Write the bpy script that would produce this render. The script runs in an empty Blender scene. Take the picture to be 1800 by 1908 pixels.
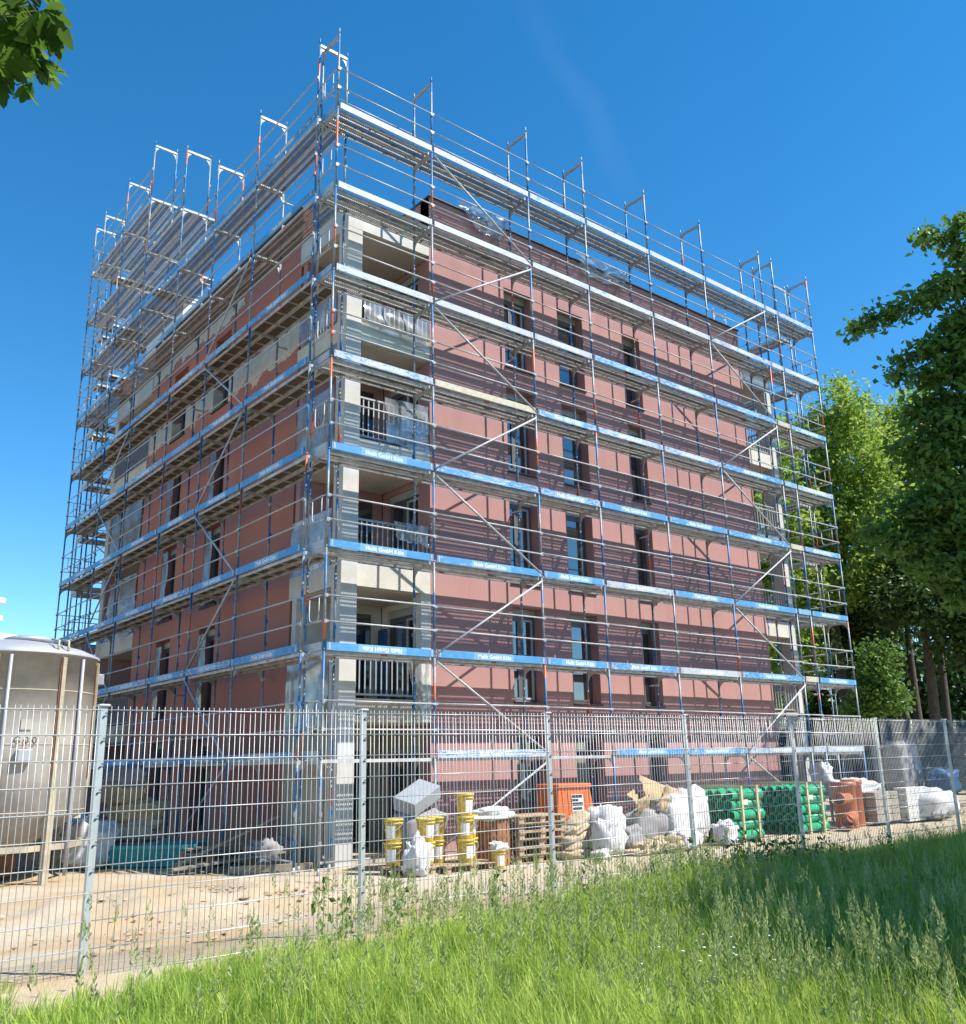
import bpy, math, random
import numpy as np
from mathutils import Vector, Matrix, noise as mnoise

random.seed(7)
RNG = np.random.default_rng(11)
scene = bpy.context.scene
COL = scene.collection
R = math.radians

# ------------------------------------------------------------------ camera
CAM = Vector((-8.71402, -15.55848, 1.87220))
CR = Vector((0.77911993, -0.62657568, -0.01936632))
CU = Vector((-0.15016101, -0.21653458, 0.96465768))
CF = Vector((0.60862452, 0.74867596, 0.26279365))
FPX = 1730.45
cam_data = bpy.data.cameras.new('camera')
cam = bpy.data.objects.new('camera', cam_data)
COL.objects.link(cam)
cam.matrix_world = Matrix(((CR.x, CU.x, -CF.x, CAM.x), (CR.y, CU.y, -CF.y, CAM.y), (CR.z, CU.z, -CF.z, CAM.z), (0, 0, 0, 1)))
cam_data.sensor_fit = 'HORIZONTAL'
cam_data.sensor_width = 36.0
cam_data.lens = 36.0 * FPX / 1800.0
cam_data.shift_y = -2.886 / 1800.0
cam_data.clip_start = 0.05
cam_data.clip_end = 3000
scene.camera = cam

# ------------------------------------------------------------------ sky, sun, exposure
SUN_EL = R(52.0)
SUN_AZ = math.atan2(0.6, -0.8)            # clockwise from +Y
world = bpy.data.worlds.new('World')
scene.world = world
world.use_nodes = True
wn = world.node_tree
wn.nodes.clear()
w_out = wn.nodes.new('ShaderNodeOutputWorld')
w_bg = wn.nodes.new('ShaderNodeBackground')
w_sky = wn.nodes.new('ShaderNodeTexSky')
w_sky.sky_type = 'NISHITA'
w_sky.sun_disc = False
w_sky.sun_elevation = SUN_EL
w_sky.sun_rotation = SUN_AZ
w_sky.altitude = 100
w_sky.air_density = 0.8
w_sky.dust_density = 0.0
w_sky.ozone_density = 1.5
w_bg.inputs[1].default_value = 0.145
w_hs = wn.nodes.new('ShaderNodeHueSaturation')      # the deep, saturated blue of this clear day
w_hs.inputs['Hue'].default_value = 0.493
w_hs.inputs['Saturation'].default_value = 1.36
wn.links.new(w_sky.outputs[0], w_hs.inputs['Color'])
# a faint thin wisp of high cloud drifting across the upper sky
wd1 = (CF + CR * ((1000 - 900) / FPX) + CU * ((951 - 20) / FPX)).normalized()
wd2 = (CF + CR * ((1150 - 900) / FPX) + CU * ((951 - 320) / FPX)).normalized()
wpl = wd1.cross(wd2).normalized()
wmid = (wd1 + wd2).normalized()
w_tc = wn.nodes.new('ShaderNodeTexCoord')


def w_node(kind, op, a, b=None):
    nd = wn.nodes.new(kind)
    nd.operation = op
    for i, v in enumerate((a, b)):
        if v is None:
            continue
        if hasattr(v, 'is_output'):
            wn.links.new(v, nd.inputs[i])
        else:
            nd.inputs[i].default_value = v
    return nd


w_nz = wn.nodes.new('ShaderNodeTexNoise')
w_nz.inputs['Scale'].default_value = 9.0
w_nz.inputs['Detail'].default_value = 6.0
wn.links.new(w_tc.outputs['Generated'], w_nz.inputs['Vector'])
w_off = w_node('ShaderNodeVectorMath', 'DOT_PRODUCT', w_tc.outputs['Generated'], tuple(wpl)).outputs['Value']
w_off = w_node('ShaderNodeMath', 'ADD', w_off, w_node('ShaderNodeMath', 'MULTIPLY', w_node('ShaderNodeMath', 'SUBTRACT', w_nz.outputs[0], 0.5).outputs[0], 0.05).outputs[0]).outputs[0]
w_off = w_node('ShaderNodeMath', 'ABSOLUTE', w_off).outputs[0]
w_band = wn.nodes.new('ShaderNodeMapRange')
w_band.interpolation_type = 'SMOOTHSTEP'
for k_, v_ in (('From Min', 0.022), ('From Max', 0.0), ('To Min', 0.0), ('To Max', 1.0)):
    w_band.inputs[k_].default_value = v_
wn.links.new(w_off, w_band.inputs['Value'])
w_len = wn.nodes.new('ShaderNodeMapRange')
w_len.interpolation_type = 'SMOOTHSTEP'
for k_, v_ in (('From Min', math.cos(0.13)), ('From Max', math.cos(0.03)), ('To Min', 0.0), ('To Max', 1.0)):
    w_len.inputs[k_].default_value = v_
wn.links.new(w_node('ShaderNodeVectorMath', 'DOT_PRODUCT', w_tc.outputs['Generated'], tuple(wmid)).outputs['Value'], w_len.inputs['Value'])
w_fac = w_node('ShaderNodeMath', 'MULTIPLY', w_band.outputs[0], w_len.outputs[0]).outputs[0]
w_fac = w_node('ShaderNodeMath', 'MULTIPLY', w_fac, w_nz.outputs[0]).outputs[0]
w_fac = w_node('ShaderNodeMath', 'MULTIPLY', w_fac, 0.022).outputs[0]
w_mix = wn.nodes.new('ShaderNodeMix')
w_mix.data_type = 'RGBA'
wn.links.new(w_fac, w_mix.inputs[0])
wn.links.new(w_hs.outputs[0], w_mix.inputs[6])
w_mix.inputs[7].default_value = (6.0, 6.6, 7.2, 1)
wn.links.new(w_mix.outputs[2], w_bg.inputs[0])
wn.links.new(w_bg.outputs[0], w_out.inputs[0])

sun_data = bpy.data.lights.new('sun', 'SUN')
sun_data.energy = 5.0
sun_data.angle = R(0.5)
sun_data.color = (1.0, 0.95, 0.87)
sun = bpy.data.objects.new('sun', sun_data)
COL.objects.link(sun)
SUNV = Vector((math.sin(SUN_AZ) * math.cos(SUN_EL), math.cos(SUN_AZ) * math.cos(SUN_EL), math.sin(SUN_EL)))
sun.rotation_euler = SUNV.to_track_quat('Z', 'Y').to_euler()
sun.location = (10, -20, 30)

scene.view_settings.view_transform = 'Standard'
scene.view_settings.look = 'None'
scene.view_settings.gamma = 1
scene.view_settings.exposure = 0.75
scene.cycles.max_bounces = 8
scene.cycles.transparent_max_bounces = 24


def at(px, py, depth):
    """a pixel of the 1800 x 1908 photograph -> the point at that distance along the view axis"""
    d = CF + CR * ((px - 900) / FPX) + CU * (-(py - 951.1) / FPX)
    return CAM + d * depth


# ------------------------------------------------------------------ materials
MATS = {}


class NT:
    def __init__(self, name):
        self.m = bpy.data.materials.new(name)
        self.m.use_nodes = True
        self.t = self.m.node_tree
        self.b = self.t.nodes['Principled BSDF']
        self.out = self.t.nodes['Material Output']
        MATS[name] = self.m

    def n(self, typ, **kw):
        nd = self.t.nodes.new(typ)
        for k, v in kw.items():
            setattr(nd, k, v)
        return nd

    def l(self, a, b):
        self.t.links.new(a, b)

    def math(self, op, a, b=None, clamp=False):
        nd = self.n('ShaderNodeMath', operation=op)
        nd.use_clamp = clamp
        for i, v in enumerate((a, b)):
            if v is None:
                continue
            if hasattr(v, 'is_output'):
                self.l(v, nd.inputs[i])
            else:
                nd.inputs[i].default_value = v
        return nd.outputs[0]

    def noise(self, scale, detail=4, rough=0.55, vec=None, dims='3D'):
        nd = self.n('ShaderNodeTexNoise', noise_dimensions=dims)
        nd.inputs['Scale'].default_value = scale
        nd.inputs['Detail'].default_value = detail
        nd.inputs['Roughness'].default_value = rough
        if vec is not None:
            self.l(vec, nd.inputs['Vector'])
        return nd.outputs[0]

    def ramp(self, fac, stops, interp='LINEAR'):
        nd = self.n('ShaderNodeValToRGB')
        nd.color_ramp.interpolation = interp
        e = nd.color_ramp.elements
        while len(e) < len(stops):
            e.new(0.5)
        for el, (p, c) in zip(e, stops):
            el.position = p
            el.color = (*c, 1) if len(c) == 3 else c
        self.l(fac, nd.inputs[0])
        return nd.outputs[0]

    def mix(self, fac, a, b):
        nd = self.n('ShaderNodeMix', data_type='RGBA')
        for sock, v in ((nd.inputs[0], fac), (nd.inputs[6], a), (nd.inputs[7], b)):
            if hasattr(v, 'is_output'):
                self.l(v, sock)
            elif isinstance(v, (int, float)):
                sock.default_value = v
            else:
                sock.default_value = (*v, 1)
        return nd.outputs[2]

    def coords(self, which='Object'):
        return self.n('ShaderNodeTexCoord').outputs[which]

    def bump(self, h, strength=0.3, dist=0.02):
        nd = self.n('ShaderNodeBump')
        nd.inputs['Strength'].default_value = strength
        nd.inputs['Distance'].default_value = dist
        self.l(h, nd.inputs['Height'])
        self.l(nd.outputs[0], self.b.inputs['Normal'])

    def base(self, c):
        if hasattr(c, 'is_output'):
            self.l(c, self.b.inputs['Base Color'])
        else:
            self.b.inputs['Base Color'].default_value = (*c, 1)


def simple(name, c, rough=0.7, metal=0.0, var=0.25, scale=6.0, bump=0.15, spec=0.5, world_pos=False):
    """a plain material with a little uneven colour and relief"""
    t = NT(name)
    v = t.coords('Object')
    if world_pos:
        v = t.n('ShaderNodeNewGeometry').outputs['Position']
    nz = t.noise(scale, 5, 0.6, v)
    lo = tuple(x * (1 - var) for x in c)
    hi = tuple(min(1, x * (1 + var)) for x in c)
    t.base(t.ramp(nz, [(0.3, lo), (0.7, hi)]))
    t.b.inputs['Roughness'].default_value = rough
    t.b.inputs['Metallic'].default_value = metal
    t.b.inputs['Specular IOR Level'].default_value = spec
    if bump:
        t.bump(t.noise(scale * 6, 4, 0.6, v), bump, 0.01)
    return t


# red rendered wall: fine scraped plaster
def render_wall(name, patch, lo=(0.36, 0.196, 0.186), hi=(0.42, 0.238, 0.226)):
    t = NT(name)
    pos = t.n('ShaderNodeNewGeometry').outputs['Position']
    big = t.noise(0.45, 4, 0.55, pos)
    fine = t.noise(28, 3, 0.6, pos)
    red = t.ramp(big, [(0.3, lo), (0.7, hi)])
    red = t.mix(t.math('MULTIPLY', fine, 0.16), red, (0.56, 0.33, 0.29))
    sep = t.n('ShaderNodeSeparateXYZ')
    t.l(pos, sep.inputs[0])
    # vertical runs below sills and decks: mud washed down by rain, mostly low on the wall
    mp = t.n('ShaderNodeMapping')
    mp.inputs['Scale'].default_value = (2.6, 2.6, 0.18)
    t.l(pos, mp.inputs[0])
    streak = t.ramp(t.noise(1.0, 4, 0.6, mp.outputs[0]), [(0.52, (0, 0, 0)), (0.72, (1, 1, 1))])
    red = t.mix(t.math('MULTIPLY', streak, 0.25), red, (0.30, 0.145, 0.12))
    if patch:
        edge = t.noise(1.3, 5, 0.6, pos)
        z = t.math('ADD', sep.outputs[2], t.math('MULTIPLY', t.math('SUBTRACT', edge, 0.5), 1.1))
        a = t.math('MULTIPLY', t.math('GREATER_THAN', z, 11.72), t.math('LESS_THAN', z, 12.42))
        b = t.math('MULTIPLY', t.math('GREATER_THAN', z, 14.25), t.math('LESS_THAN', z, 14.75))
        y = t.math('ADD', sep.outputs[1], t.math('MULTIPLY', edge, 4.0))
        b = t.math('MULTIPLY', b, t.math('GREATER_THAN', y, 9.0))
        m = t.math('ADD', a, b, True)
        cream = t.ramp(t.noise(5, 4, 0.6, pos), [(0.3, (0.50, 0.44, 0.33)), (0.7, (0.62, 0.56, 0.45))])
        red = t.mix(m, red, cream)
    t.base(red)
    t.b.inputs['Roughness'].default_value = 0.92
    t.b.inputs['Specular IOR Level'].default_value = 0.2
    t.bump(t.noise(70, 3, 0.7, pos), 0.35, 0.01)


render_wall('red_render', False)
render_wall('red_render_patched', True, (0.36, 0.145, 0.112), (0.43, 0.18, 0.14))  # left wall's redder base has the warm bounce of its shade mixed in
simple('cream_render', (0.55, 0.53, 0.475), 0.9, var=0.12, scale=2.5, world_pos=True)
simple('khaki_basecoat', (0.42, 0.375, 0.295), 0.9, var=0.18, scale=1.6, world_pos=True)
simple('pillar_grey', (0.52, 0.51, 0.48), 0.85, var=0.12, scale=2.0, world_pos=True)
simple('soffit', (0.50, 0.43, 0.36), 0.9, var=0.1, scale=1.2, world_pos=True)
simple('white_render', (0.78, 0.77, 0.73), 0.9, var=0.06, scale=1.5, world_pos=True)
simple('window_frame', (0.10, 0.105, 0.115), 0.45, var=0.15, scale=3, bump=0)
simple('pale_frame', (0.42, 0.44, 0.44), 0.5, var=0.12, scale=3, bump=0)
simple('shutter_box', (0.36, 0.38, 0.35), 0.6, var=0.1, scale=3, bump=0)
simple('dark_metal', (0.035, 0.036, 0.04), 0.45, 0.3, var=0.2, scale=4)
simple('railing_grey', (0.34, 0.36, 0.37), 0.5, 0.2, var=0.15, scale=4, bump=0)
simple('interior', (0.045, 0.04, 0.038), 0.95, var=0.2, scale=1)
simple('roof_felt', (0.06, 0.06, 0.062), 0.95, var=0.2, scale=2)
simple('blue_cloth', (0.015, 0.06, 0.17), 0.8, var=0.3, scale=5)

t = NT('glass')
t.base((0.018, 0.022, 0.026))
t.b.inputs['Roughness'].default_value = 0.025
t.b.inputs['IOR'].default_value = 2.1
t.b.inputs['Specular IOR Level'].default_value = 0.75
t.bump(t.noise(1.6, 2, 0.5, t.n('ShaderNodeNewGeometry').outputs['Position']), 0.04, 0.02)

# galvanised steel, weathered and spotted with plaster
t = NT('galvanised')
v = t.coords()
oi = t.n('ShaderNodeObjectInfo')
nz = t.noise(9, 5, 0.65, v)
c = t.ramp(nz, [(0.3, (0.30, 0.31, 0.325)), (0.7, (0.50, 0.51, 0.52))])
spots = t.ramp(t.noise(26, 4, 0.7, v), [(0.60, (0, 0, 0)), (0.66, (1, 1, 1))])
c = t.mix(t.math('MULTIPLY', spots, 0.6), c, (0.66, 0.63, 0.58))
t.base(c)
t.b.inputs['Metallic'].default_value = 0.15
t.b.inputs['Roughness'].default_value = 0.5

# owner's paint on the standards: blue lengths, some orange-red lengths, steel between
t = NT('standard_paint')
v = t.coords()
sep = t.n('ShaderNodeSeparateXYZ')
t.l(v, sep.inputs[0])
oi = t.n('ShaderNodeObjectInfo')


def band(t, sep, oi, k, off):
    z = t.math('ADD', t.math('MULTIPLY', sep.outputs[2], k), t.math('MULTIPLY', oi.outputs['Random'], off))
    nd = t.n('ShaderNodeTexNoise', noise_dimensions='1D')
    nd.inputs['Scale'].default_value = 1.0
    nd.inputs['Detail'].default_value = 0.0
    t.l(z, nd.inputs['W'])
    return nd.outputs[0]


steel = t.ramp(t.noise(9, 5, 0.65, v), [(0.3, (0.15, 0.175, 0.20)), (0.7, (0.30, 0.33, 0.36))])
chips = t.noise(22, 5, 0.7, v)
blue_m = t.math('GREATER_THAN', t.math('ADD', band(t, sep, oi, 0.9, 97.0), t.math('MULTIPLY', chips, 0.12)), 0.605)
red_m = t.math('GREATER_THAN', t.math('ADD', band(t, sep, oi, 0.8, 331.0), t.math('MULTIPLY', chips, 0.12)), 0.84)
c = t.mix(blue_m, steel, (0.035, 0.145, 0.31))
c = t.mix(red_m, c, (0.52, 0.13, 0.06))
spots = t.ramp(t.noise(30, 4, 0.7, v), [(0.62, (0, 0, 0)), (0.68, (1, 1, 1))])
c = t.mix(t.math('MULTIPLY', spots, 0.6), c, (0.66, 0.63, 0.58))
t.base(c)
t.b.inputs['Metallic'].default_value = 0.2
t.b.inputs['Roughness'].default_value = 0.5

simple('plank_steel', (0.46, 0.46, 0.45), 0.5, 0.15, var=0.3, scale=5, bump=0.05)

# perforated steel deck: real round holes in a grid
t = NT('perforated_deck')
v = t.coords()
mp = t.n('ShaderNodeMapping')
mp.inputs['Scale'].default_value = (20.0, 18.7, 0.0)
t.l(v, mp.inputs[0])
fr = t.n('ShaderNodeVectorMath', operation='FRACTION')
t.l(mp.outputs[0], fr.inputs[0])
sb = t.n('ShaderNodeVectorMath', operation='SUBTRACT')
t.l(fr.outputs[0], sb.inputs[0])
sb.inputs[1].default_value = (0.5, 0.5, 0.0)
ln = t.n('ShaderNodeVectorMath', operation='LENGTH')
t.l(sb.outputs[0], ln.inputs[0])
clog = t.noise(5, 3, 0.6, v)
hole = t.math('MULTIPLY', t.math('LESS_THAN', ln.outputs['Value'], 0.27), t.math('LESS_THAN', clog, 0.60))
c = t.ramp(t.noise(7, 5, 0.65, v), [(0.3, (0.11, 0.11, 0.108)), (0.7, (0.24, 0.235, 0.225))])
t.base(c)
t.b.inputs['Metallic'].default_value = 0.3
t.b.inputs['Roughness'].default_value = 0.55
tr = t.n('ShaderNodeBsdfTransparent')
mx = t.n('ShaderNodeMixShader')
t.l(hole, mx.inputs[0])
t.l(t.b.outputs[0], mx.inputs[1])
t.l(tr.outputs[0], mx.inputs[2])
t.l(mx.outputs[0], t.out.inputs[0])

t = NT('ply_deck')
v = t.coords()
mp = t.n('ShaderNodeMapping')
mp.inputs['Scale'].default_value = (1.2, 14, 14)
t.l(v, mp.inputs[0])
t.base(t.ramp(t.noise(2.0, 6, 0.65, mp.outputs[0]), [(0.3, (0.06, 0.048, 0.034)), (0.7, (0.16, 0.122, 0.085))]))
t.b.inputs['Roughness'].default_value = 0.85

# toe boards: blue paint, a paler patch for the lettering, plaster splashes (more on some boards: object colour)
t = NT('toe_board_paint')
v = t.coords()
sep = t.n('ShaderNodeSeparateXYZ')
t.l(v, sep.inputs[0])
oi = t.n('ShaderNodeObjectInfo')
sepc = t.n('ShaderNodeSeparateColor')
t.l(oi.outputs['Color'], sepc.inputs[0])
blue = t.ramp(t.noise(4, 5, 0.6, v), [(0.3, (0.045, 0.225, 0.48)), (0.7, (0.075, 0.30, 0.58))])
patch = t.math('LESS_THAN', t.math('ABSOLUTE', sep.outputs[0]), 0.56)
blue = t.mix(t.math('MULTIPLY', patch, 0.38), blue, (0.30, 0.52, 0.70))
mp = t.n('ShaderNodeMapping')
mp.inputs['Scale'].default_value = (2.2, 1, 9)
t.l(v, mp.inputs[0])
addv = t.n('ShaderNodeVectorMath', operation='ADD')
t.l(mp.outputs[0], addv.inputs[0])
cmb = t.n('ShaderNodeCombineXYZ')
t.l(t.math('MULTIPLY', oi.outputs['Random'], 60.0), cmb.inputs[0])
t.l(cmb.outputs[0], addv.inputs[1])
spl = t.noise(2.4, 7, 0.72, addv.outputs[0])
m = t.math('GREATER_THAN', t.math('ADD', spl, t.math('MULTIPLY', sepc.outputs[0], 0.34)), 0.66)
c = t.mix(t.math('MULTIPLY', m, 0.85), blue, (0.50, 0.50, 0.475))
wood = t.math('GREATER_THAN', sepc.outputs[1], 0.5)
woodc = t.ramp(t.noise(3, 6, 0.65, mp.outputs[0]), [(0.3, (0.34, 0.30, 0.20)), (0.7, (0.62, 0.57, 0.45))])
c = t.mix(wood, c, woodc)
t.base(c)
t.b.inputs['Roughness'].default_value = 0.6
t.bump(spl, 0.2, 0.01)
simple('lettering_white', (0.80, 0.82, 0.82), 0.6, var=0.06, scale=20, bump=0)
simple('red_tag', (0.60, 0.09, 0.06), 0.6, var=0.1, scale=10, bump=0)

# plastic film
t = NT('plastic_film')
v = t.n('ShaderNodeNewGeometry').outputs['Position']
df = t.n('ShaderNodeBsdfDiffuse')
df.inputs[0].default_value = (0.62, 0.66, 0.68, 1)
gl = t.n('ShaderNodeBsdfGlossy')
gl.inputs['Roughness'].default_value = 0.18
tl = t.n('ShaderNodeBsdfTranslucent')
tl.inputs[0].default_value = (0.6, 0.64, 0.66, 1)
tr = t.n('ShaderNodeBsdfTransparent')
a = t.n('ShaderNodeMixShader')
a.inputs[0].default_value = 0.45
t.l(df.outputs[0], a.inputs[1])
t.l(tl.outputs[0], a.inputs[2])
b = t.n('ShaderNodeMixShader')
b.inputs[0].default_value = 0.30
t.l(a.outputs[0], b.inputs[1])
t.l(gl.outputs[0], b.inputs[2])
cx = t.n('ShaderNodeMixShader')
t.l(t.ramp(t.noise(1.5, 4, 0.6, v), [(0.3, (0.35, 0.35, 0.35)), (0.7, (0.75, 0.75, 0.75))]), cx.inputs[0])
t.l(tr.outputs[0], cx.inputs[1])
t.l(b.outputs[0], cx.inputs[2])
t.l(cx.outputs[0], t.out.inputs[0])

# ground: sand in the yard, soil under the meadow; grass soil follows the fence line, a stain with its own edge
t = NT('ground_sand')
v = t.n('ShaderNodeNewGeometry').outputs['Position']
sep = t.n('ShaderNodeSeparateXYZ')
t.l(v, sep.inputs[0])
n1 = t.noise(0.35, 5, 0.6, v)
n2 = t.noise(7, 6, 0.7, v)
n3 = t.noise(45, 3, 0.7, v)
sand = t.ramp(n1, [(0.35, (0.47, 0.375, 0.245)), (0.62, (0.53, 0.455, 0.34))])
sand = t.mix(t.math('MULTIPLY', t.ramp(n2, [(0.45, (0, 0, 0)), (0.75, (1, 1, 1))]), 0.35), sand, (0.33, 0.25, 0.165))
sand = t.mix(t.math('MULTIPLY', n3, 0.3), sand, (0.56, 0.49, 0.40))
# digger tracks and damp orange sand on the left of the yard
orange_m = t.ramp(t.noise(0.55, 4, 0.6, v), [(0.42, (0, 0, 0)), (0.6, (1, 1, 1))])
lx = t.math('LESS_THAN', t.math('ADD', sep.outputs[0], t.math('MULTIPLY', n1, 3.0)), 0.5)
sand = t.mix(t.math('MULTIPLY', t.math('MULTIPLY', orange_m, lx), 0.75), sand, (0.46, 0.315, 0.175))
soil = t.ramp(n2, [(0.3, (0.035, 0.045, 0.018)), (0.7, (0.085, 0.085, 0.04))])
edge = t.math('ADD', sep.outputs[1], t.math('MULTIPLY', t.math('SUBTRACT', t.noise(0.9, 5, 0.65, v), 0.5), 1.6))
edge = t.math('SUBTRACT', edge, t.math('MULTIPLY', t.math('MULTIPLY', t.math('ADD', sep.outputs[0], 5.0), 0.2, True), 0.9))
gm = t.math('LESS_THAN', edge, -8.75)
far = t.math('GREATER_THAN', t.math('ADD', sep.outputs[0], t.math('MULTIPLY', sep.outputs[1], 0.5)), 47.0)
t.base(t.mix(t.math('ADD', gm, far, True), sand, soil))
t.b.inputs['Roughness'].default_value = 0.95
t.b.inputs['Specular IOR Level'].default_value = 0.15
t.bump(t.math('ADD', n2, t.math('MULTIPLY', n3, 0.6)), 0.7, 0.05)


def foliage(name, lo, hi, trans=0.35, rough=0.5):
    t = NT(name)
    at_ = t.n('ShaderNodeAttribute', attribute_name='tint')
    c = t.mix(at_.outputs['Fac'], lo, hi)
    t.base(c)
    t.b.inputs['Roughness'].default_value = rough
    t.b.inputs['Specular IOR Level'].default_value = 0.35
    tl = t.n('ShaderNodeBsdfTranslucent')
    t.l(t.mix(0.5, c, hi), tl.inputs[0])
    mx = t.n('ShaderNodeMixShader')
    mx.inputs[0].default_value = trans
    t.l(t.b.outputs[0], mx.inputs[1])
    t.l(tl.outputs[0], mx.inputs[2])
    t.l(mx.outputs[0], t.out.inputs[0])


foliage('grass_blade', (0.125, 0.265, 0.022), (0.56, 0.66, 0.14), 0.44)
foliage('grass_seed', (0.30, 0.37, 0.12), (0.52, 0.55, 0.25), 0.4, 0.8)
foliage('weed_leaf', (0.05, 0.11, 0.02), (0.12, 0.2, 0.04), 0.3)
foliage('linden_leaf', (0.045, 0.115, 0.02), (0.19, 0.32, 0.06), 0.38)
foliage('locust_leaf', (0.16, 0.27, 0.035), (0.42, 0.54, 0.10), 0.5)
foliage('wood_leaf', (0.03, 0.07, 0.015), (0.08, 0.14, 0.03), 0.25)
foliage('chestnut_leaf', (0.035, 0.09, 0.013), (0.15, 0.26, 0.035), 0.42, 0.3)
simple('bark', (0.085, 0.068, 0.052), 0.95, var=0.35, scale=5, bump=0.6)
simple('daisy_white', (0.8, 0.8, 0.76), 0.8, var=0.03, bump=0)

simple('fence_zinc', (0.50, 0.51, 0.51), 0.42, 0.4, var=0.12, scale=5, bump=0.05)
simple('pallet_wood', (0.36, 0.27, 0.17), 0.9, var=0.35, scale=7)
simple('raw_timber', (0.55, 0.43, 0.23), 0.85, var=0.2, scale=6)
simple('old_plank', (0.24, 0.20, 0.155), 0.9, var=0.3, scale=5)
simple('yellow_plastic', (0.62, 0.43, 0.045), 0.5, var=0.28, scale=9, bump=0.1)
simple('paper_label', (0.78, 0.77, 0.74), 0.7, var=0.05, bump=0)
simple('black_print', (0.03, 0.03, 0.035), 0.6, var=0.1, bump=0)
simple('rusty_drum', (0.34, 0.14, 0.06), 0.8, var=0.45, scale=5)
simple('orange_plastic', (0.72, 0.14, 0.018), 0.5, var=0.1, scale=3, bump=0.05)
simple('green_pipe', (0.016, 0.36, 0.17), 0.38, var=0.14, scale=4, bump=0)
simple('brown_pipe', (0.44, 0.13, 0.05), 0.45, var=0.14, scale=4, bump=0)
simple('white_sack', (0.56, 0.55, 0.545), 0.75, var=0.16, scale=5, bump=0.9)
simple('grey_sack', (0.26, 0.245, 0.25), 0.8, var=0.3, scale=4, bump=0.4)
simple('paper_sack', (0.44, 0.35, 0.235), 0.85, var=0.22, scale=4, bump=0.35)
simple('cardboard', (0.42, 0.30, 0.16), 0.85, var=0.2, scale=5, bump=0.2)
simple('grey_foam', (0.30, 0.32, 0.345), 0.8, var=0.1, scale=5, bump=0.2)
simple('foam_white', (0.76, 0.75, 0.71), 0.85, var=0.08, scale=6, bump=0.4)
simple('stone_block', (0.33, 0.29, 0.245), 0.9, var=0.25, scale=5, bump=0.4)
simple('white_brick', (0.64, 0.63, 0.60), 0.9, var=0.12, scale=8, bump=0.2)
simple('teal_plastic', (0.012, 0.28, 0.30), 0.5, var=0.15, scale=4, bump=0.1)
simple('blue_tarp', (0.03, 0.09, 0.22), 0.6, var=0.25, scale=3, bump=0.3)
simple('silo_beige', (0.34, 0.31, 0.275), 0.7, var=0.25, scale=1.6, bump=0.2)
simple('silo_roof', (0.36, 0.37, 0.40), 0.5, 0.2, var=0.12, scale=2, bump=0.05)
simple('silo_rib', (0.40, 0.345, 0.25), 0.6, var=0.25, scale=3)
simple('rust', (0.20, 0.08, 0.04), 0.9, var=0.4, scale=6)
simple('purple_print', (0.035, 0.02, 0.06), 0.6, var=0.1, bump=0)
simple('orange_print', (0.65, 0.25, 0.04), 0.6, var=0.1, bump=0)
simple('far_white', (0.72, 0.73, 0.73), 0.8, var=0.05, scale=1, bump=0)
simple('far_dark', (0.07, 0.075, 0.085), 0.7, var=0.15, scale=1, bump=0)
simple('dark_boards', (0.045, 0.045, 0.038), 0.9, var=0.35, scale=2)


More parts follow.
